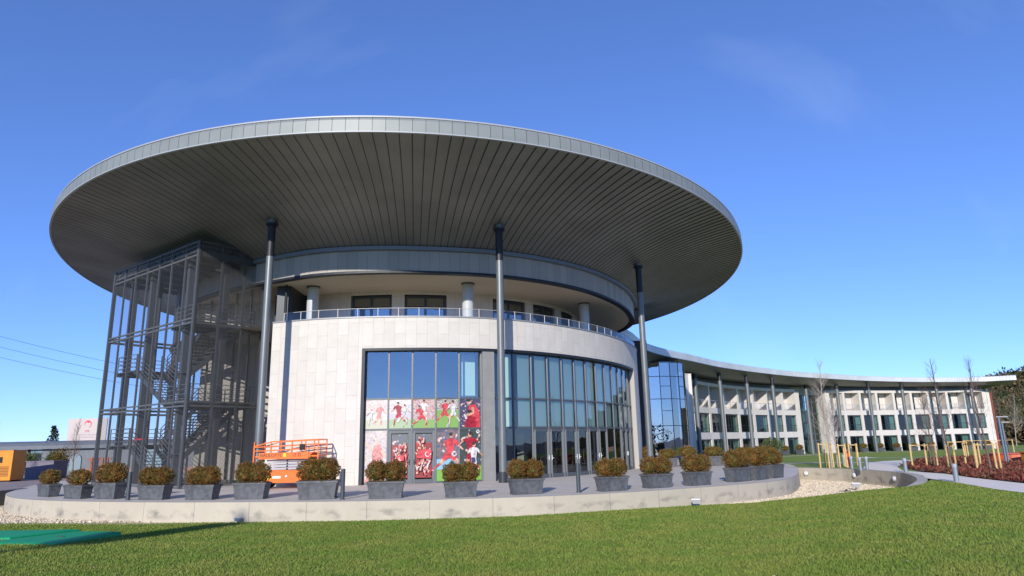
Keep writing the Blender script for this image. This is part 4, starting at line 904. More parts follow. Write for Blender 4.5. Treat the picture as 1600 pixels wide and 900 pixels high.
for o in (0, .4): mb.face([(P1[0]+o, P1[1]+o*2.5, -.5), (P2[0]+o, P2[1]+o, -.5), (P2[0]+o, P2[1]+o, 9.2), (P1[0]+o, P1[1]+o*2.5, 9.2)], [(0, 0), (L_, 0), (L_, 9.7), (0, 9.7)])
mb.box((19.75, 77.3, 4.3), (.6, 1.9, 9.8), -.15)
wp(mb, 'end_wall', STONE2)

# ------------------------------------------------------------------ foliage helpers
def leaf_cloud(mb, n, c, rad, size, rg, shell=.55, squash_bottom=True, mi=0):
    for _ in range(n):
        while True:
            d = Vector((rg.gauss(0, 1), rg.gauss(0, 1), rg.gauss(0, 1)))
            if d.length > .01: break
        d.normalize(); r_ = shell+(1-shell)*rg.random()**.6
        r_ *= 1+.07*math.sin(d.x*9+c[0]*3)+.06*math.sin(d.y*11+c[1]*5)+.05*math.sin(d.z*13)
        p = Vector((c[0]+d.x*rad[0]*r_, c[1]+d.y*rad[1]*r_, c[2]+d.z*rad[2]*r_))
        t = (d+Vector((rg.uniform(-.8, .8), rg.uniform(-.8, .8), rg.uniform(-.2, 1.0)))).normalized(); s_ = t.cross(Vector((rg.uniform(-1, 1), rg.uniform(-1, 1), rg.uniform(-1, 1))))
        if s_.length < .05: continue
        s_.normalize(); L_ = size*rg.uniform(.7, 1.5); w_ = L_*.42
        mb.face([p-t*L_*.5, p+s_*w_*.5, p+t*L_*.5, p-s_*w_*.5], None, mi)
def blobcore(mb, c, rad, n=14, mi=0): 
    for i in range(n):
        for j in range(n//2):
            def P(a, b): t = 2*math.pi*a/n; p = math.pi*b/(n//2); return (c[0]+rad[0]*math.cos(t)*math.sin(p), c[1]+rad[1]*math.sin(t)*math.sin(p), c[2]+rad[2]*math.cos(p))
            q = [P(i, j), P(i, j+1), P(i+1, j+1), P(i+1, j)]
            if j == 0: q = [q[0], q[1], q[2]]
            elif j == n//2-1: q = [q[0], q[1], q[3]]
            mb.face(q, None, mi)

# ------------------------------------------------------------------ planters
def planter_proto(kind, seed, wid=1.45, lob=2, green=False):
    rg = random.Random(seed); root = empty('shrub_planter')
    b = MB(); h = .5; dp = .62
    # tapered trough with rim, foot and inner face
    b.box((0, 0, .04), (wid*.86, dp*.84, .05)); b.box((0, 0, .06+h/2), (wid*.94, dp*.92, h), taper=(.88, .84))
    b.box((0, 0, .06+h+.03), (wid, dp, .07)); 
    b.build('planter_box', PLANT, root)
    s = MB(); s.box((0, 0, .06+h+.075), (wid-.12, dp-.12, .02)); s.build('soil', SOIL, root)
    cs = {2: ((-.34, 0), (.34, 0)), 1: ((0, 0),), 3: ((-.28, .02), (.26, -.02))}[lob]
    for (x, y) in cs:
        m_ = MB(); rx = {2: .44, 1: .62, 3: .50}[lob]*rg.uniform(.93, 1.07); rz = {2: .44, 1: .40, 3: .43}[lob]*rg.uniform(.93, 1.07); rx *= 1.03; rz *= 1.02; c = (x, y, .62+rz*.8)
        blobcore(m_, c, (rx*.72, .3, rz*.72)); leaf_cloud(m_, 2600, c, (rx, .46, rz), .062, rg, .74)
        for k in range(14): # bare stems under the ball
            t = rg.uniform(0, 6.28); m_.tube((x+rg.uniform(-.08, .08), y, .6), (x+math.cos(t)*rx*.6, y+math.sin(t)*.28, .62+rz*.5), .008, .005, 4, caps=False)
        m_.build('shrub', SHRUB_G if green else SHRUB, root)
    return root
PR = [planter_proto(0, 11, 1.45, 2), planter_proto(1, 12, 1.45, 3), planter_proto(2, 13, 1.35, 1), planter_proto(3, 14, 1.5, 3), planter_proto(4, 15, 1.3, 1, True)]
used = set(); flip = [0]
def place_planter(k, x, y, z, rz, label, group, sc=1.0):
    o = PR[k] if k not in used else copy_tree(PR[k]); used.add(k)
    flip[0] += 1; o.location = (x, y, z); o.rotation_euler.z = rz+(math.pi if flip[0] % 2 else 0); o.scale = (sc, sc, sc*rnd.uniform(.94, 1.08)); tag(o, label, 'planter', group); return o
FR = [(-22.3, 33.5, 2, 'smallest rusty shrub in a grey planter at the left tip of the terrace'), (-19.75, 31.65, 2, 'grey planter with one dome of rusty shrub, second from the left tip of the terrace'), (-18.0, 31.1, 1, 'grey planter with wide rusty shrub, just left of the bollard below the stair tower'),
      (-15.4, 29.95, 0, 'grey planter with two rusty shrubs just right of the bollard below the stair tower'), (-13.1, 29.35, 1, 'grey planter with rusty shrubs in front of the near corner of the stair tower'), (-10.95, 29.1, 3, 'grey planter with rusty shrubs below the leftmost tall roof column'),
      (-8.0, 28.4, 3, 'largest grey planter, its brown shrubs hiding the right end of the orange lift'), (-5.2, 28.05, 0, 'grey planter with two round brown shrubs in front of the poster doors'), (-2.2, 27.8, 0, 'grey planter with two round brown shrubs below the ball-chasing player poster'),
      (.4, 28.65, 0, 'grey planter with two separate rusty balls just right of the middle roof column'), (4.0, 29.4, 3, 'grey planter with orange shrubs before the glass entrance doors, right of a bollard'), (6.15, 30.7, 0, 'grey planter with orange shrubs below the right roof column'),
      (8.2, 31.8, 0, 'grey planter with orange shrubs standing alone right of the right roof column'), (10.65, 33.8, 1, 'first of three grey planters crowded at the right bend of the terrace'), (12.05, 34.95, 1, 'middle of three grey planters crowded at the right bend of the terrace'), (13.35, 36.25, 2, 'pale sided end planter, last of three at the right bend of the terrace')]
for x, y, k, lb in FR: place_planter(k, x, y, 0, math.atan2(y-CY, x-CX)+math.pi/2+rnd.uniform(-.05, .05), lb, 'planters along the terrace edge', rnd.uniform(.95, 1.05) if 'largest' not in lb else 1.12)
RE = [(10.2, 53.6, 2, 'narrow green shrub planter behind the right roof column'), (11.6, 53.2, 4, 'small green shrub planter at the back of the terrace beside the glass tower'), (13.2, 53.4, 4, 'green topped planter at the back of the terrace in front of the end wall'), (15.2, 53.6, 4, 'green topped planter right of the one before the end wall'), (17.4, 52.6, 4, 'green shrub planter at the back of the terrace, left of the rearmost pair'), (18.4, 51.0, 4, 'rearmost right green shrub planter, half hidden by the crowded planters')]
for x, y, k, lb in RE: place_planter(k, x, y, 0, rnd.uniform(-.2, .2), lb, 'planters at the back of the terrace', 1.1)
ORD = 'first second third fourth fifth sixth seventh eighth ninth tenth eleventh twelfth thirteenth fourteenth'.split()
for i, a in enumerate([137.5, 133, 129.5, 126.3, 123.2, 113.6, 110.5, 107.5, 104.6, 101.8, 98.8, 96, 93.1, 90.3]):
    x, y = wxy(*WP(a, 64.9)); place_planter(2 if i % 3 else 4, x, y, gz(x, y)+.01, R(a-90), ORD[i]+' dark shrub planter from the left along the foot of the wing', 'planters along the foot of the wing', 1.2)

# ------------------------------------------------------------------ bollards
def bollard_proto():
    r_ = empty('bollard'); m_ = MB(); m_.tube((0, 0, 0), (0, 0, 1.15), .085, n=16); m_.build('post', mat('bollard grey', (.07, .085, .095), .45, .3), r_); m_ = MB(); m_.tube((0, 0, 0), (0, 0, .02), .12, n=16); m_.tube((0, 0, 1.15), (0, 0, 1.17), .07, n=16); m_.build('cap', GREYM, r_); return r_
B0 = bollard_proto()
def bo(x, y, z, lb, g, h=1.0, first=[True]):
    o = B0 if first[0] else copy_tree(B0); first[0] = False; o.location = (x, y, z); o.scale = (h, h, h); tag(o, lb, 'bollard', g)
for x, y, lb in ((-16.5, 29.9, 'dark bollard between planters below the stair tower'), (-6.85, 27.75, 'dark bollard standing left of the poster doors, near the terrace edge'), (-9.6, 36.2, 'dark bollard by the stone wall right of the orange lift'), (2.55, 28.8, 'dark bollard in front of the glass entrance doors'), (11.35, 34.2, 'dark bollard wedged between the crowded right planters'), (10.9, 35.6, 'bollard rising behind the first crowded right planter')):
    bo(x, y, 0, lb, 'bollards on the terrace')
def lampb():
    r_ = empty('path_bollard'); m_ = MB(); m_.tube((0, 0, 0), (0, 0, .62), .10, n=14); m_.build('post', mat('galvanised', (.30, .34, .36), .4, .5), r_); m_ = MB(); m_.tube((0, 0, .62), (0, 0, .76), .105, n=14); m_.build('lamp_head', mat('lamp head', (.45, .47, .48), .3, .3), r_); return r_
B1 = lampb(); fst = True
for x, y, lb in ((20.6, 41.9, 'left one of two grey path lights close together behind the retaining wall'), (21.2, 44.2, 'right one of two grey path lights close together behind the retaining wall'), (22.6, 48.2, 'farthest small path light beside the lawn'), (21.5, 42.9, 'path light where the white path widens'), (21.45, 38.6, 'grey path light at the left tip of the red planting bed'), (18.95, 30.3, 'nearest path light, between the front lawn and the red bed')):
    o = B1 if fst else copy_tree(B1); fst = False; o.location = (x, y, gz(x, y)); tag(o, lb, 'path light', 'path lights by the retaining wall')

# ------------------------------------------------------------------ little lights
def bulkhead(x, y, z, n, lb):
    r_ = empty('wall_light', (x, y, z)); m_ = MB(); N = Vector((*n, 0)).normalized(); m_.tube((0, 0, 0), N*.07, .17, .15, n=18); m_.build('housing', LIGHTG, r_); m_ = MB(); m_.tube(N*.07, N*.11, .13, .09, n=18); m_.build('diffuser', WHITE, r_); tag(r_, lb, 'light', 'round lights on the retaining wall')
bulkhead(19.2, 46.4, -.33, (-.7, -.6), 'round white wall light left on the grey curved wall'); bulkhead(20.75, 43.0, -.33, (-1, -.3), 'round white wall light in the middle of the grey curved wall'); bulkhead(20.95, 38.9, -.33, (-1, .1), 'round white wall light on the dark right part of the curved wall')
bulkhead(-29.7, 37.45, -.4, (.3, -1), 'round lamp on the dark wall at the far left')
def spot(x, y, z, lb, s=1.0):
    r_ = empty('ground_spotlight', (x, y, z), -.3); r_.scale = (s, s, s); m_ = MB(); m_.tube((0, 0, 0), (0, 0, .2), .03, n=8); m_.box((0, 0, .02), (.3, .2, .04)); m_.build('stand', GREYM, r_); m_ = MB(); m_.box((0, 0, .27), (.42, .26, .18), taper=(.7, .7)); m_.build('lamp_body', LIGHTG, r_); m_ = MB(); m_.box((0, 0, .385), (.4, .24, .04)); m_.build('lens', WHITE, r_); tag(r_, lb, 'spotlight')
spot(17.76, 36.87, GZ, 'white and grey spotlight standing in the pale gravel'); spot(7.5, 29.55, GZ+.02, 'small white floodlight at the foot of the terrace wall on the right', .9); spot(-10.78, 27.4, -.8, 'small white floodlight in the grass at the foot of the terrace wall', .6)
m_ = MB(); m_.box((0, 0, .03), (.5, .25, .06), .3); m_.ball((.1, .05, .06), .07, 8); o = m_.build('flat_box', RUBBER); o.location = (16.9, 36.3, GZ); tag(o, 'small dark flat box lying on the pale gravel', 'flat box')  # low dark box with a small knob on top

# ------------------------------------------------------------------ scissor lift
LX = empty('scissor_lift', (-11.75, 36.2, 0), R(-3)); tag(LX, 'orange scissor lift with folded grey arms parked against the stone wall', 'scissor lift')
def lp_(mb, n_, m, p=None): return mb.build(n_, m, p or LX)
mb = MB(); mb.box((.0, 0, .62), (3.0, 1.3, .5)); mb.box((-.15, 0, .84), (2.5, 1.1, .16)); mb.box((-.2, -.68, .56), (2.3, .08, .52)); mb.box((-1.55, 0, .72), (.25, 1.0, .3)); lp_(mb, 'chassis', ORANGE)
for x in (-1.25, 1.25):
    for y in (-.62, .62):
        m_ = MB(); m_.tube((x, y-.12, .34), (x, y+.12, .34), .34, n=22); w_ = lp_(m_, 'wheel', RUBBER); m_ = MB(); m_.tube((x, y-.135, .34), (x, y+.135, .34), .16, n=14); lp_(m_, 'hub', ORANGE, w_)
mb = MB()
for k in range(4):
    z = .98+k*.135
    for y in (-.45, .45): mb.beam((-1.0, y, z), (1.15, y, z+.03), .09, .105)
    for x in (-.95, 1.1): mb.tube((x, -.5, z), (x, .5, z), .035, n=8)
    mb.tube((.08, -.52, z), (.08, .52, z), .045, n=10, mi=1)
lp_(mb, 'scissor_arms', [LIGHTG, RUBBER])
mb = MB(); mb.box((.1, 0, 1.6), (3.3, 1.35, .07)); mb.box((-.05, -.68, 1.64), (2.6, .05, .3)); mb.box((-.05, .68, 1.64), (2.6, .05, .3)); mb.box((-.05, -.71, 1.52), (2.6, .05, .1)); lp_(mb, 'platform', ORANGE)
mb = MB(); X0, X1 = -1.62, 1.72
for y in (-.66, .66):
    for x in (X0, -.75, .35, 1.05, X1): mb.beam((x, y, 1.6), (x, y, 2.42 if x > 1 else 2.34), .055)
    for z in (2.0, 2.2): mb.beam((X0, y, z-.12), (X1, y, z), .045, .05)
    mb.beam((X0, y, 2.12), (-.75, y, 2.34), .05); mb.beam((-.75, y, 2.34), (X1, y, 2.42), .05, .06)
for x in (X0, X1):
    for z in (1.8, 2.0, 2.2 if x < 0 else 2.42): mb.beam((x, -.66, z), (x, .66, z), .045)
mb.beam((X0, -.66, .9), (X0, -.66, 2.1), .07); mb.beam((X1, -.66, .9), (X1, -.66, 1.7), .06); mb.beam((1.3, -.66, .9), (1.3, -.66, 1.7), .06)
for z in (1.0, 1.2, 1.4): mb.beam((1.3, -.66, z), (X1, -.66, z), .05)
lp_(mb, 'guard_rail', ORANGE)
mb = MB(); mb.box((1.5, -.69, 1.05), (.34, .06, .75)); lp_(mb, 'side_panel', ORANGE)
mb = MB(); mb.box((.9, -.6, 2.05), (.3, .2, .3)); lp_(mb, 'control_box', RUBBER)
mb = MB(); mb.box((-.75, -.728, .58), (.2, .012, .18)); mb.box((-1.0, -.3, 1.0), (.3, .3, .12)); mb.box((.0, -.712, 1.66), (.14, .012, .2)); lp_(mb, 'warning_sticker', YEL)
mb = MB(); mb.box((-.35, -.728, .58), (.42, .012, .12)); mb.ball((.15, -.73, .62), .07, 10); lp_(mb, 'maker_plate', WHITE)
def text(s_, size, loc, rx, rz, m, parent, name, ext=.004, align='CENTER'):
    cu_ = bpy.data.curves.new(name, 'FONT'); cu_.body = s_; cu_.size = size; cu_.extrude = ext; cu_.align_x = align; cu_.align_y = 'CENTER'
    t = bpy.data.objects.new(name, cu_); col.objects.link(t); bpy.context.view_layer.update()
    me = bpy.data.meshes.new_from_object(t.evaluated_get(bpy.context.evaluated_depsgraph_get())); bpy.data.objects.remove(t); me.materials.clear(); me.materials.append(m)
    o = bpy.data.objects.new(name, me); col.objects.link(o); o.parent = parent; o.location = loc; o.rotation_euler = (rx, 0, rz); return o
text('HAULOTTE', .22, (-.72, -.712, 1.66), R(90), 0, BLACKM, LX, 'lettering'); text('15 D', .24, (.62, -.712, 1.66), R(90), 0, BLACKM, LX, 'lettering')

# ------------------------------------------------------------------ staked young trees
def bare_tree(x, y, h, seed, lb, pale=False, lean=0.0, spread=1.0, group='young bare trees', dens=1.0):
    rg = random.Random(seed); root = empty('bare_tree', (x, y, gz(x, y) if x > 0 else 0)); T = MB(); C = MB()
    tips = []; p = Vector((0, 0, 0)); d = Vector((lean, 0, 1)).normalized(); r_ = .009*h+.014; n = 9; pts = []
    for i in range(n):
        q = p+d*h/n; T.tube(p, q, r_, r_*.86, 7, caps=False); r_ *= .86; d = (d+Vector((rg.uniform(-.05, .05), rg.uniform(-.05, .05), .02))).normalized(); p = q; pts.append((q, r_))
    def br(p, d, L_, r, lv):
        k = 3
        for i in range(k):
            q = p+d*L_/k; C.tube(p, q, r, r*.7, 4, caps=False); r *= .7; d = (d+Vector((rg.uniform(-.25, .25), rg.uniform(-.25, .25), .12))).normalized()
            if lv > 0:
                for _ in range(2):
                    dd = (d+Vector((rg.uniform(-.9, .9), rg.uniform(-.9, .9), rg.uniform(-.1, .5)))).normalized(); br(q, dd, L_*.55, r*.7, lv-1)
            p = q
    for i, (q, r0) in enumerate(pts):
        if i < 2: continue
        for _ in range(max(1, int(round(3*dens)))):
            a = rg.uniform(0, 6.28); dd = Vector((math.cos(a)*.6*spread, math.sin(a)*.6*spread, .9)).normalized(); br(q-Vector((0, 0, rg.uniform(0, h/n))), dd, h*.26*(1.15-i/n), r0*.45+.004, 2)
    T.build('trunk', BARK_P if pale else BARK, root, smooth=True); C.build('crown', BARK_P if pale else BARK, root); tag(root, lb, 'tree', group); return root
bare_tree(20.9, 46.3, 6.8, 1, 'tall pale bare tree held by stakes in front of the wing stairwell', True, dens=1.3)
bare_tree(21.9, 47.6, 4.5, 2, 'thin bare sapling just right of the staked pale tree', True)
bare_tree(25.0, 41.8, 4.6, 3, 'bushy bare tree inside the left stake cluster of the red bed', dens=1.0)
bare_tree(26.3, 42.3, 6.6, 4, 'tall leaning bare tree between the left and middle stakes of the red bed', lean=-.06, dens=.8)
bare_tree(24.65, 36.4, 6.0, 5, 'dark trunked bare tree between the right stakes of the red bed', lean=-.05, spread=.7, dens=.6)
bare_tree(46, 65.0, 5.6, 8, 'distant thin bare tree at the far end of the red bed', spread=.8, dens=.6)
def stakes(pts, h, bars, lb, base=0.0):
    x0 = sum(p[0] for p in pts)/len(pts); y0 = sum(p[1] for p in pts)/len(pts); root = empty('stake_frame', (x0, y0, gz(x0, y0)))
    for p in pts: m_ = MB(); m_.tube((p[0]-x0, p[1]-y0, -.1), (p[0]-x0+rnd.uniform(-.03, .03), p[1]-y0, h*rnd.uniform(.96, 1.03)), .055, .05, 8); m_.build('stake', WOODY, root)
    m_ = MB()
    for i, j in bars: a, b = pts[i], pts[j]; m_.beam((a[0]-x0, a[1]-y0, h-.08), (b[0]-x0, b[1]-y0, h-.08), .035, .055)
    m_.build('crossbar', WOODY, root); tag(root, lb, 'tree stakes', 'timber tree stakes')
stakes([(20.15, 46.3), (20.6, 46.0), (21.3, 46.9), (20.9, 47.2)], 1.6, [(0, 1), (1, 2), (2, 3), (3, 0)], 'four pale stakes boxed round the tall pale tree')
stakes([(21.4, 46.2), (21.75, 45.9), (22.1, 46.9)], 1.5, [(0, 1), (1, 2)], 'three slim stakes round the thin sapling')
stakes([(22.5, 47.0), (22.85, 46.6), (23.9, 48.9)], 1.5, [(0, 2), (0, 1)], 'three stakes beside the red hydrant')
stakes([(24.3, 42.9), (24.95, 42.5), (25.3, 42.0), (25.6, 43.2)], 1.45, [(0, 1), (1, 2), (2, 3), (3, 0)], 'cluster of four stakes at the left end of the red bed')
stakes([(25.45, 41.2), (25.7, 40.9)], 1.4, [(0, 1)], 'pair of close stakes right of the left cluster in the red bed')
stakes([(26.3, 40.0), (27.1, 41.1), (27.6, 41.6), (27.9, 43.4)], 1.45, [(0, 1), (1, 2), (2, 3)], 'spread out stakes in the middle of the red bed')
stakes([(24.15, 36.7), (24.75, 36.1), (25.6, 37.0)], 1.5, [(0, 2)], 'nearest stakes at the right of the red bed')
stakes([(42.8, 66.5), (44.2, 65.4), (45.2, 64.6), (46.8, 65.5)], 1.6, [(0, 1), (1, 2), (2, 3)], 'distant stakes right of the lamp post')
stakes([(36, 58), (37.2, 57.4), (37.8, 58.6)], 1.5, [(0, 1), (1, 2)], 'distant stakes behind the nearest stakes, before the wing end')
# hydrant
HY = empty('fire_hydrant', (23.4, 49.2, gz(23, 49))); HRED = mat('hydrant red', (.65, .06, .02), .4)
mb = MB(); mb.tube((0, 0, 0), (0, 0, .85), .12, .11, 14); mb.tube((0, 0, 0), (0, 0, .06), .19, n=14); mb.tube((-.24, 0, .6), (.24, 0, .6), .07, n=10); mb.build('body', HRED, HY); mb = MB(); mb.ball((0, 0, .88), .14, 12, squash=.8); mb.tube((0, 0, .95), (0, 0, 1.06), .04, n=8); mb.build('bonnet', HRED, HY); mb = MB(); mb.tube((-.27, 0, .6), (-.24, 0, .6), .085, n=10); mb.tube((.24, 0, .6), (.27, 0, .6), .085, n=10); mb.build('outlet_cap', LIGHTG, HY); tag(HY, 'small red hydrant among pale stakes beyond the curved wall', 'hydrant')
# lamp post
LPp = empty('lamp_post', (30.5, 43.5, 0)); ST = mat('lamp steel', (.25, .33, .38), .4, .5)
mb = MB(); mb.beam((-.04, 0, 0), (-.04, 0, 2.95), .09, .09); mb.build('mast', ST, LPp); mb = MB(); mb.beam((.12, 0, 0), (.12, 0, 2.6), .08, .08); mb.build('mast', ST, LPp)
mb = MB(); mb.box((.15, 0, 3.0), (.75, .2, .06)); mb.build('lamp_head', LIGHTG, LPp); mb = MB(); mb.box((.3, 0, 2.66), (.55, .2, .06)); mb.build('lamp_head', LIGHTG, LPp); tag(LPp, 'modern twin mast lamp post with two flat heads at the right edge', 'lamp post')
# terracotta tub at the right edge
mb = MB(); mb.tube((0, 0, 0), (0, 0, .62), 1.5, 1.35, 28); mb.tube((0, 0, .62), (0, 0, .68), 1.42, 1.38, 28); o = mb.build('utility_cover', mat('orange red plastic', (.55, .10, .03), .5)); o.location = (33.6, 47.2, .0); tag(o, 'round orange red cover in the red bed at the right edge', 'cover')
mb = MB(); mb.box((0, 0, .4), (.9, .6, .7)); mb.box((0, 0, .78), (1.0, .7, .08)); o = mb.build('warning_barrier', mat('amber plastic', (.75, .28, .04), .5)); o.location = (32.9, 44.6, 0); tag(o, 'amber box beside the orange red cover at the right edge', 'utility box')
# green hatch lids on lawn
GRN = mat('green plastic', (.0, .34, .13), .6, vary=.08)
def hatch(pts, z, lb, th=.13):
    cx = sum(p[0] for p in pts)/4; cy = sum(p[1] for p in pts)/4; r_ = empty('hatch_cover', (cx, cy, z)); m_ = MB()
    lo = [(p[0]-cx, p[1]-cy, -.05) for p in pts]; hi = [(p[0]-cx, p[1]-cy, th) for p in pts]; ins = [((p[0]-cx)*.93, (p[1]-cy)*.93, th+.025) for p in pts]
    for i in range(4): j = (i+1) % 4; m_.face([lo[i], lo[j], hi[j], hi[i]]); m_.face([hi[i], hi[j], ins[j], ins[i]])
    m_.face(ins); m_.build('lid', GRN, r_); m_ = MB(); m_.box((0, 0, th+.035), (.2, .06, .02)); m_.build('handle', FRAME, r_); tag(r_, lb, 'hatch cover', 'green hatch covers on the lawn')
hatch([(-15.2, 20.2), (-12.75, 19.7), (-12.4, 22.3), (-14.0, 22.6)], -.56, 'nearer green plastic hatch cover tilted on the lawn at lower left')
hatch([(-18.6, 21.4), (-15.3, 21.5), (-14.4, 23.4), (-18.0, 23.4)], -.58, 'darker green hatch cover behind the nearer one at the left edge')

# ------------------------------------------------------------------ red bed plants (ground cover)
rg = random.Random(21); mb = MB()
def pin(P, x, y):
    c = False; j = len(P)-1
    for i in range(len(P)):
        if (P[i][1] > y) != (P[j][1] > y) and x < (P[j][0]-P[i][0])*(y-P[i][1])/(P[j][1]-P[i][1])+P[i][0]: c = not c
        j = i
    return c
N = 0
while N < 5200:
    d = 20+48*rg.random()**1.5; x = rg.uniform(20.5, 60)*1.0; y = d
    x = y*rg.uniform(.42, .92)
    if not pin(BED, x, y): continue
    if 36 < y < 60 and abs((x-22)*.62-(y-40)) < .45 and False: continue
    N += 1; h = rg.uniform(.14, .32); c = (x, y, gz(x, y)+h*.45)
    leaf_cloud(mb, 9, c, (h*.8, h*.8, h*.6), .09+.0025*y, rg, .3)
o = mb.build('red_ground_cover', mat('red leaves', (.19, .045, .035), .7, c2=(.15, .075, .045), vscale=.6, isl=.55, spec=.2)); tag(o, 'dense dark red ground cover planting beside the white path', 'ground cover', kind='stuff')
# fresh grass blades on near lawn
rg = random.Random(5); npr = np.random.RandomState(4)
def blades():
    V = []; F = []; 
    n = 380000; i = 0
    u = npr.rand(n); ang = npr.uniform(-40, 40, n); dist = 9.5+npr.rand(n)**1.35*26.5
    for a, d in zip(ang, dist):
        x, y = d*math.sin(R(a)), d*math.cos(R(a))
        if y < 9 or x > 20.5: continue
        # inside lawn?
        for j in range(len(LEA2)-1):
            if LEA2[j][0] <= a <= LEA2[j+1][0]: break
        t = (a-LEA2[j][0])/(LEA2[j+1][0]-LEA2[j][0]); De = LEA2[j][1]+t*(LEA2[j+1][1]-LEA2[j][1])
        if d > De-.08: continue
        z = lawn_z(x, y); s = .010+.0007*d; h = rg.uniform(.018, .045); q = rg.uniform(0, 3.14); dx, dy = math.cos(q)*s*.5, math.sin(q)*s*.5; k = len(V)
        lx, ly = rg.uniform(-.03, .03), rg.uniform(-.03, .03)
        V += [(x-dx, y-dy, z-.005), (x+dx, y+dy, z-.005), (x+lx, y+ly, z+h)]; F.append((k, k+1, k+2))
    me = bpy.data.meshes.new('grass_blades'); me.from_pydata(V, [], F); me.materials.append(mat('grass blades', (.215, .24, .05), .7, c2=(.14, .215, .033), vscale=.7, isl=.22, spec=.2, detail=8)); me.update()
    o = bpy.data.objects.new('grass_blades', me); col.objects.link(o); tag(o, 'short mown green grass on the front lawn', 'grass', kind='stuff')
blades()
mb = MB(); rg = random.Random(17)
for k in range(110):
    y = rg.uniform(10, 26); x = y*rg.uniform(-.7, .7); z = lawn_z(x, y)+.03; q = rg.uniform(0, 6.28); l_ = rg.uniform(.02, .045)
    mb.face([(x-l_*math.cos(q), y-l_*math.sin(q), z), (x+l_*.5*math.sin(q), y-l_*.5*math.cos(q), z+.015), (x+l_*math.cos(q), y+l_*math.sin(q), z+.01), (x-l_*.5*math.sin(q), y+l_*.5*math.cos(q), z+.012)])
o = mb.build('fallen_leaves', mat('dry leaf', (.45, .34, .18), .8, isl=.4)); tag(o, 'few small dry leaves scattered on the front lawn', 'leaves', kind='stuff')
# loose stones on the gravel at left and right
rg = random.Random(9); mb = MB(); k = 0
while k < 20000:
    if rg.random() < .4: x, y = rg.uniform(-30, -13), rg.uniform(27.6, 37)
    else: x, y = rg.uniform(9, 21), rg.uniform(29, 48)
    a = math.degrees(math.atan2(y-CY, x-CX))
    if math.hypot(x-CX, y-CY) < catmull(K_TER, a)+.05: continue
    if x < 0 and (y < 28.4+(-14.4-x)*.13 or y > 37.0): continue
    if x > 0 and (y < 30.0-(x-10)*.2 or x > 20.5): continue
    k += 1; s = rg.uniform(.035, .09)*(1 if x < 0 else .8); c = Vector((x, y, GZ+s*.15)); ax = [Vector((rg.uniform(-1, 1), rg.uniform(-1, 1), rg.uniform(-.4, .4))).normalized()*s*rg.uniform(.6, 1) for _ in range(2)]
    P = [c+ax[0], c+ax[1], c-ax[0], c-ax[1]]; tp_ = c+Vector((rg.uniform(-.2, .2)*s, rg.uniform(-.2, .2)*s, s*.9))
    for i in range(4): mb.face([P[i], P[(i+1) % 4], tp_])
o = mb.build('loose_stones', mat('loose stone', (0.62, 0.525, 0.39), .85, isl=.3)); tag(o, 'pale loose stones on the gravel bed round the terrace', 'stones', kind='stuff')

# ------------------------------------------------------------------ hill and wood on the right
FOR = mat('wooded hill', (.050, .055, .022), .95, c2=(.10, .07, .03), vscale=.035, bump=.5, bscale=.3, spec=.1, detail=8)
def hz(x, y):
    r_ = max(0, (x-70)/150); d = max(0, (y-150)/150); h = 26*sstep((r_-.04)*.85)*sstep(d*1.2+.1); return h+2.5*math.sin(x*.05)*math.sin(y*.043)*min(1, h/8)-1.9
mb = MB(); st = 10; xs_ = list(range(60, 520, st)); ys_ = list(range(130, 520, st))
for i in range(len(xs_)-1):
    for j in range(len(ys_)-1):
        Q_ = [(xs_[i], ys_[j]), (xs_[i+1], ys_[j]), (xs_[i+1], ys_[j+1]), (xs_[i], ys_[j+1])]; mb.face([(x, y, hz(x, y)) for x, y in Q_])
struct(mb.build('hill', FOR, smooth=True))
rg = random.Random(31); mb = MB(); k = 0
while k < 1500:
    y = rg.uniform(140, 330); x = y*rg.uniform(.57, .88)
    if x < 80: continue
    z = hz(x, y); 
    if y < 165 or z < -.6: continue
    k += 1; s = rg.uniform(2.2, 4.4); warm = 1 if (z < 19 and rg.random() < .6) else 0; c = (x, y, z+s*.9)
    for q in range(3): cc = (x+rg.uniform(-s, s)*.5, y+rg.uniform(-s, s)*.5, z+s*rg.uniform(.5, 1.3)); leaf_cloud(mb, 34, cc, (s*.7, s*.7, s*.55), 1.15, rg, .5, mi=warm)
o = mb.build('hillside_wood', [mat('pine crowns', (.045, .06, .03), .9, c2=(.065, .075, .03), vscale=.05, isl=.4, spec=.1), mat('winter crowns', (.17, .12, .07), .9, c2=(.11, .09, .045), vscale=.05, isl=.35, spec=.1)]); tag(o, 'mixed pine and bare winter wood covering the hill behind the wing', 'woodland', kind='stuff')
for i, (x, y, h, lb) in enumerate(((121, 158, 14.5, 'leaning pale bare tree behind the lamp post'), (128.5, 161, 15.5, 'pale bare tree cut by the right edge of the view'), (113, 157, 11, 'small bare tree right beside the end of the wing'))):
    bare_tree(x, y, h, 40+i, lb, True, lean=-.12 if i == 0 else .05, spread=1.5, group='pale trees below the hill', dens=1.2)
mb = MB(); wall_line(mb, [(105, 141), (120, 140), (138, 137), (168, 130)], -1.2, .25); o = mb.build('garden_wall', mat('terracotta wall', (.45, .26, .18), .8)); o.modifiers.new('t', 'SOLIDIFY').thickness = .3; tag(o, 'low terracotta garden wall beyond the lawn at the right edge', 'wall')
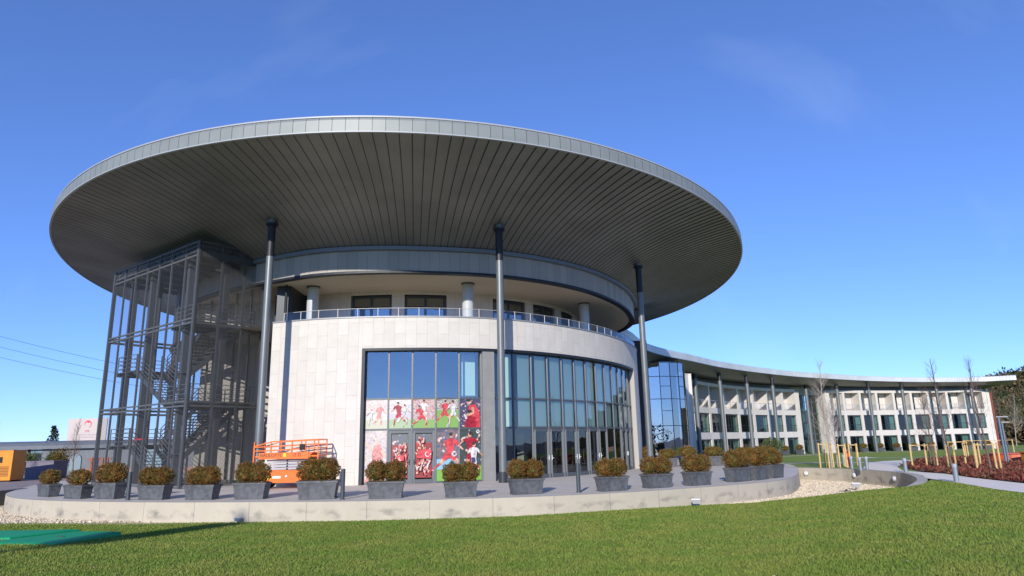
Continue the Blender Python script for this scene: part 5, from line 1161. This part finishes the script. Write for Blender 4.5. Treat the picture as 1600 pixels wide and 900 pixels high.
# shrubs beside the wing end and behind the terrace
def bush(x, y, z, r_, h, m, lb, seed, n=1600, ls=.09, cat='shrub', g_=None):
    rg = random.Random(seed); root = empty('shrub', (x, y, z)); T = MB()
    for k in range(6): t = rg.uniform(0, 6.28); T.tube((0, 0, 0), (math.cos(t)*r_*.5, math.sin(t)*r_*.5, h*.6), .02, .01, 5, caps=False)
    T.build('stem', BARK, root); C = MB()
    for k in range(5): leaf_cloud(C, n//5, (rg.uniform(-.4, .4)*r_, rg.uniform(-.4, .4)*r_, h*rg.uniform(.35, .68)), (r_*.65, r_*.65, h*.34), ls, rg, .35)
    C.build('foliage', m, root); tag(root, lb, cat, g_)
SG = mat('fresh green leaves', (.07, .11, .03), .7, c2=(.12, .14, .05), vscale=2, isl=.4, spec=.2)
bush(19.3, 53.5, -.1, 1.2, 2.2, SG, 'loose green shrub rising behind the end planter of the terrace', 51, 2600, .12)
for i, (x, y, r_, h, lb) in enumerate(((-43.4, 62, 1.0, 2.4, 'rounded yellow green shrub before the glazed front of the low grey building'), (-41.2, 61.6, .8, 2.3, 'small rounded shrub against the grey cladding, right of the glazed front'), (-39.4, 60.4, .9, 2.8, 'taller dark green shrub beside the red posts at left'), (-46.8, 60, 1.2, 2.9, 'tall green shrub just right of the amber generator'), (-45.0, 63, .9, 2.2, 'green shrub between the generator and the staked sapling'))):
    bush(x, y, -.05, r_, h, SG if i != 2 else SHRUB_G, lb, 60+i, 1700, .14)

# ------------------------------------------------------------------ far left background
LB = empty('low_building', (-52, 72, 0)); tag(LB, 'long low grey metal building with curved roof edge behind the left planters', 'building')
def lb_(mb, n_, m, p=None): mb.v = [(x+52, y-72, z) for x, y, z in mb.v]; return mb.build(n_, m, p or LB)
MET = mat('grey cladding', (.15, .165, .185), .5, .1, vary=.05)
mb = MB(); x0, x1 = -75, -33
for i in range(24):
    xa, xb = x0+(x1-x0)*i/24, x0+(x1-x0)*(i+1)/24
    for (y0_, z0_), (y1_, z1_) in (((71.6, 2.4), (71.6, 2.75)), ((71.6, 2.75), (72.0, 3.05)), ((72.0, 3.05), (72.9, 3.22)), ((72.9, 3.22), (80, 3.3))):
        mb.face([(xa, y0_, z0_), (xb, y0_, z0_), (xb, y1_, z1_), (xa, y1_, z1_)])
mb.face([(x0, 71.6, 2.4), (x1, 71.6, 2.4), (x1, 73, 2.4), (x0, 73, 2.4)]); lb_(mb, 'roof', MET)
mb = MB(); block(mb, -49.2, -33.2, 72.1, 80, -.1, 2.9); lb_(mb, 'wall', MET); mb = MB(); block(mb, -75, -60.5, 72.3, 80, -.1, 2.9); lb_(mb, 'wall', MET)
mb = MB(); mb.face([(-60.5, 72.6, 0), (-49.2, 72.6, 0), (-49.2, 72.6, 2.4), (-60.5, 72.6, 2.4)]); wo = lb_(mb, 'window', glass_mat('left glass', (.2, .3, .3), .3)); mb = MB()
for x in range(0, 8): mb.beam((-60.5+x*1.6, 72.5, 0), (-60.5+x*1.6, 72.5, 2.4), .12, .1)
mb.beam((-60.5, 72.5, 2.3), (-49.2, 72.5, 2.3), .1, .14); lb_(mb, 'window_frame', FRAME, wo)
mb = MB(); mb.face([(-60.5, 75, 0), (-49.2, 75, 0), (-49.2, 75, 2.4), (-60.5, 75, 2.4)]); lb_(mb, 'room_wall', INTER)
mb = MB(); mb.box((-39.2, 71.95, 1.1), (.22, .2, 2.6)); mb.box((-37.6, 71.95, .1), (3.2, .2, .2)); mb.box((-37.4, 72.02, 1.3), (3.2, .06, 2.2), mi=1); lb_(mb, 'display_frame', [WHITE, mat('pale blue panel', (.25, .36, .42), .3)])
# sign board
SB = empty('sign_board', (-47.2, 76, 0)); tag(SB, 'large pale sign board with a red emblem and lettering above the low grey building', 'sign')
mb = MB(); mb.box((0, 0, 4.35), (4.3, .12, 2.6)); mb.build('panel', mat('sign panel', (.58, .50, .47), .6), SB); mb = MB()
for x in (-1.8, 1.8): mb.tube((x, .1, 0), (x, .1, 5.4), .07, n=8)
mb.build('post', GREYM, SB)
EM = MB(); cx_, cz_ = .05, 4.98
def arcs(mb, c, r0, w0, a0, a1, n=16, taper=True, mi=0):
    for i in range(n):
        t0, t1 = i/n, (i+1)/n; A_, B_ = R(a0+(a1-a0)*t0), R(a0+(a1-a0)*t1); W0 = w0*(1-t0*.8 if taper else 1); W1 = w0*(1-t1*.8 if taper else 1)
        mb.face([(c[0]+(r0-W0/2)*math.cos(A_), -.075, c[1]+(r0-W0/2)*math.sin(A_)), (c[0]+(r0+W0/2)*math.cos(A_), -.075, c[1]+(r0+W0/2)*math.sin(A_)), (c[0]+(r0+W1/2)*math.cos(B_), -.075, c[1]+(r0+W1/2)*math.sin(B_)), (c[0]+(r0-W1/2)*math.cos(B_), -.075, c[1]+(r0-W1/2)*math.sin(B_))], None, mi)
arcs(EM, (cx_, cz_), .36, .17, 95, -65); arcs(EM, (cx_-.05, cz_+.05), .3, .14, 85, 210); EM.face([(cx_-.2, -.076, cz_+.34), (cx_, -.076, cz_+.14), (cx_+.22, -.076, cz_+.32), (cx_+.1, -.076, cz_+.42)])
EM.build('emblem', mat('emblem red', (.70, .04, .10), .5), SB)
text('TFF', .34, (.05, -.07, 4.22), R(90), 0, REDM, SB, 'lettering'); text('TÜRKİYE FUTBOL FEDERASYONU', .16, (0, -.07, 3.86), R(90), 0, mat('grey print', (.4, .4, .42), .5), SB, 'lettering'); text('MİLLİ TAKIMLAR TESİSLERİ', .14, (0, -.07, 3.6), R(90), 0, MATS['grey print'], SB, 'lettering')
# conifer behind the low building
rg = random.Random(77); root = empty('conifer', (-60.2, 90, 0)); T = MB(); T.tube((0, 0, 0), (0, 0, 5.2), .14, .03, 8); T.build('trunk', BARK, root); C = MB()
for i in range(12):
    z = 1.6+i*.33; r_ = 1.25*(1-(i/12.5))+.12; leaf_cloud(C, 75, (rg.uniform(-.1, .1), 0, z), (r_, r_, .26), .28, rg, .3)
C.build('crown', mat('conifer needles', (.035, .05, .03), .8, isl=.5, spec=.1), root); tag(root, 'small dark conifer above the low grey building roof', 'tree')
# generator
GN = empty('generator', (-40.0, 53.0, -.05), R(2)); AMB = mat('generator amber', (.70, .27, .015), .5, vary=.05)
mb = MB(); mb.box((0, 0, 1.2), (4.2, 1.5, 2.15)); mb.box((0, 0, 2.29), (4.26, 1.56, .06)); mb.build('housing', AMB, GN)
mb = MB(); 
for i in range(7): mb.box((1.05, -.76, .45+i*.11), (1.7, .04, .045))
for i in range(7): mb.box((-1.05, -.76, .45+i*.11), (1.7, .04, .045))
mb.build('louvre', mat('louvre brown', (.16, .05, .01), .6), GN); mb = MB(); mb.box((1.2, -.765, 1.62), (.34, .03, .42)); mb.build('control_window', RUBBER, GN); mb = MB(); mb.box((0, 0, .06), (4.0, 1.3, .13)); mb.build('skid', RUBBER, GN); mb = MB(); mb.tube((-1, 0, 2.3), (-1, 0, 2.6), .07, n=10); mb.build('exhaust', GREYM, GN)
mb = MB(); mb.box((0.05, -.77, 1.2), (.03, .03, 2.0)); mb.build('door_seam', MATS['louvre brown'], GN); tag(GN, 'amber yellow generator cabinet with louvres at the left edge', 'generator')
# lilac low walls
mb = MB(); mb.box((0, 0, .65), (2.7, 1.4, 1.45), R(-12)); mb.box((0, 0, 1.4), (2.8, 1.5, .08), R(-12)); o = mb.build('low_wall', mat('lilac render', (.20, .18, .23), .7, vary=.05)); o.location = (-38.9, 57.8, -.05); tag(o, 'lilac rendered low block behind the first terrace planters', 'wall')
mb = MB(); 
for k in range(4): mb.box((k*.42-.6, 0, .8), (.16, .16, 1.6))
mb.box((0, 0, .25), (1.9, .5, .35)); mb.box((0, .05, 1.5), (1.9, .1, .14)); o = mb.build('gate_posts', mat('red brick posts', (.40, .12, .06), .7)); o.location = (-33.8, 56.5, -.05); tag(o, 'short red posts on a red base left of the stair tower', 'gate')
mb = MB(); pr_ = [(-.45, 0), (.45, 0), (.45, 1.5)]+[(.45*math.cos(R(t)), 1.5+.4*math.sin(R(t))) for t in range(15, 180, 15)]+[(-.45, 1.5)]
for yy in (-.07, .07): mb.face([(x, yy, z) for x, z in pr_])
for i in range(len(pr_)): (xa, za), (xb, zb) = pr_[i], pr_[(i+1) % len(pr_)]; mb.face([(xa, -.07, za), (xb, -.07, zb), (xb, .07, zb), (xa, .07, za)])
o = mb.build('arched_panel', mat('pale blue panel face', (.20, .27, .31), .5)); o.location = (-35.4, 56.0, -.05); tag(o, 'pale blue arched panel among the red posts at left', 'panel')
mb = MB(); mb.box((0, 0, .3), (22, .4, .7)); mb.box((0, 0, .67), (22, .5, .06)); o = mb.build('brick_border', mat('reddish border', (.42, .26, .22), .8, vary=.1)); o.location = (-27, 61, -.1); tag(o, 'low reddish border wall seen through the foot of the stair tower', 'wall')
bare_tree(-40.3, 53.6, 4.6, 90, 'staked pale sapling left of the first terrace planter', True, spread=.5, group='saplings at left', dens=.7)
stakes([(-40.9, 53.3), (-39.8, 53.2)], 1.7, [(0, 1)], 'two yellow stakes beside the pale sapling at left')
bare_tree(-34.6, 54.5, 4.4, 91, 'bare sapling beside the red posts at left', False, spread=.7, group='saplings at left', dens=1.0)
# overhead wires
for i, (z0, z1, lb) in enumerate(((21.2, 13.2, 'highest overhead wire crossing the sky at left'), (19.6, 11.9, 'middle overhead wire crossing the sky at left'), (18.0, 10.7, 'lowest overhead wire crossing the sky at left'))):
    m_ = MB(); A_, B_ = Vector((-84, 100, z0)), Vector((-52, 100, z1)); pr = None
    for k in range(13): t = k/12; p = A_+(B_-A_)*t+Vector((0, 0, -.9*4*t*(1-t)*.4)); 
    pr = A_
    for k in range(1, 13): t = k/12; p = A_+(B_-A_)*t+Vector((0, 0, -.36*4*t*(1-t))); m_.tube(pr, p, .022, n=4, caps=False); pr = p
    o = m_.build('power_line', FRAME); tag(o, lb, 'power line', 'overhead wires')
# mast behind the viewpoint: throws the streak of shade on the lawn and mirrors in the glass
MS = empty('floodlight_mast', (-22.6, -26, .2)); mb = MB(); mb.tube((0, 0, 0), (0, 0, 20.0), .24, .2, 12); mb.build('mast', GREYM, MS); mb = MB(); mb.box((0, 0, 18.2), (1.6, .4, 2.6)); mb.build('lamp_rack', FRAME, MS); tag(MS, 'tall floodlight mast standing behind the viewpoint, mirrored in the hall windows', 'mast')
rg = random.Random(99)
mb = MB()
for k in range(90):
    x = rg.uniform(-200, 200); y = rg.uniform(-190, -160); h = rg.uniform(6, 12)
    leaf_cloud(mb, 60, (x, y, h*.5), (h*.6, h*.5, h*.5), 1.6, rg, .3)
o = mb.build('distant_tree_belt', mat('dark trees', (.03, .04, .015), .9, isl=.3)); tag(o, 'belt of dark trees far behind the viewpoint, seen only mirrored in glass', 'woodland', kind='stuff')
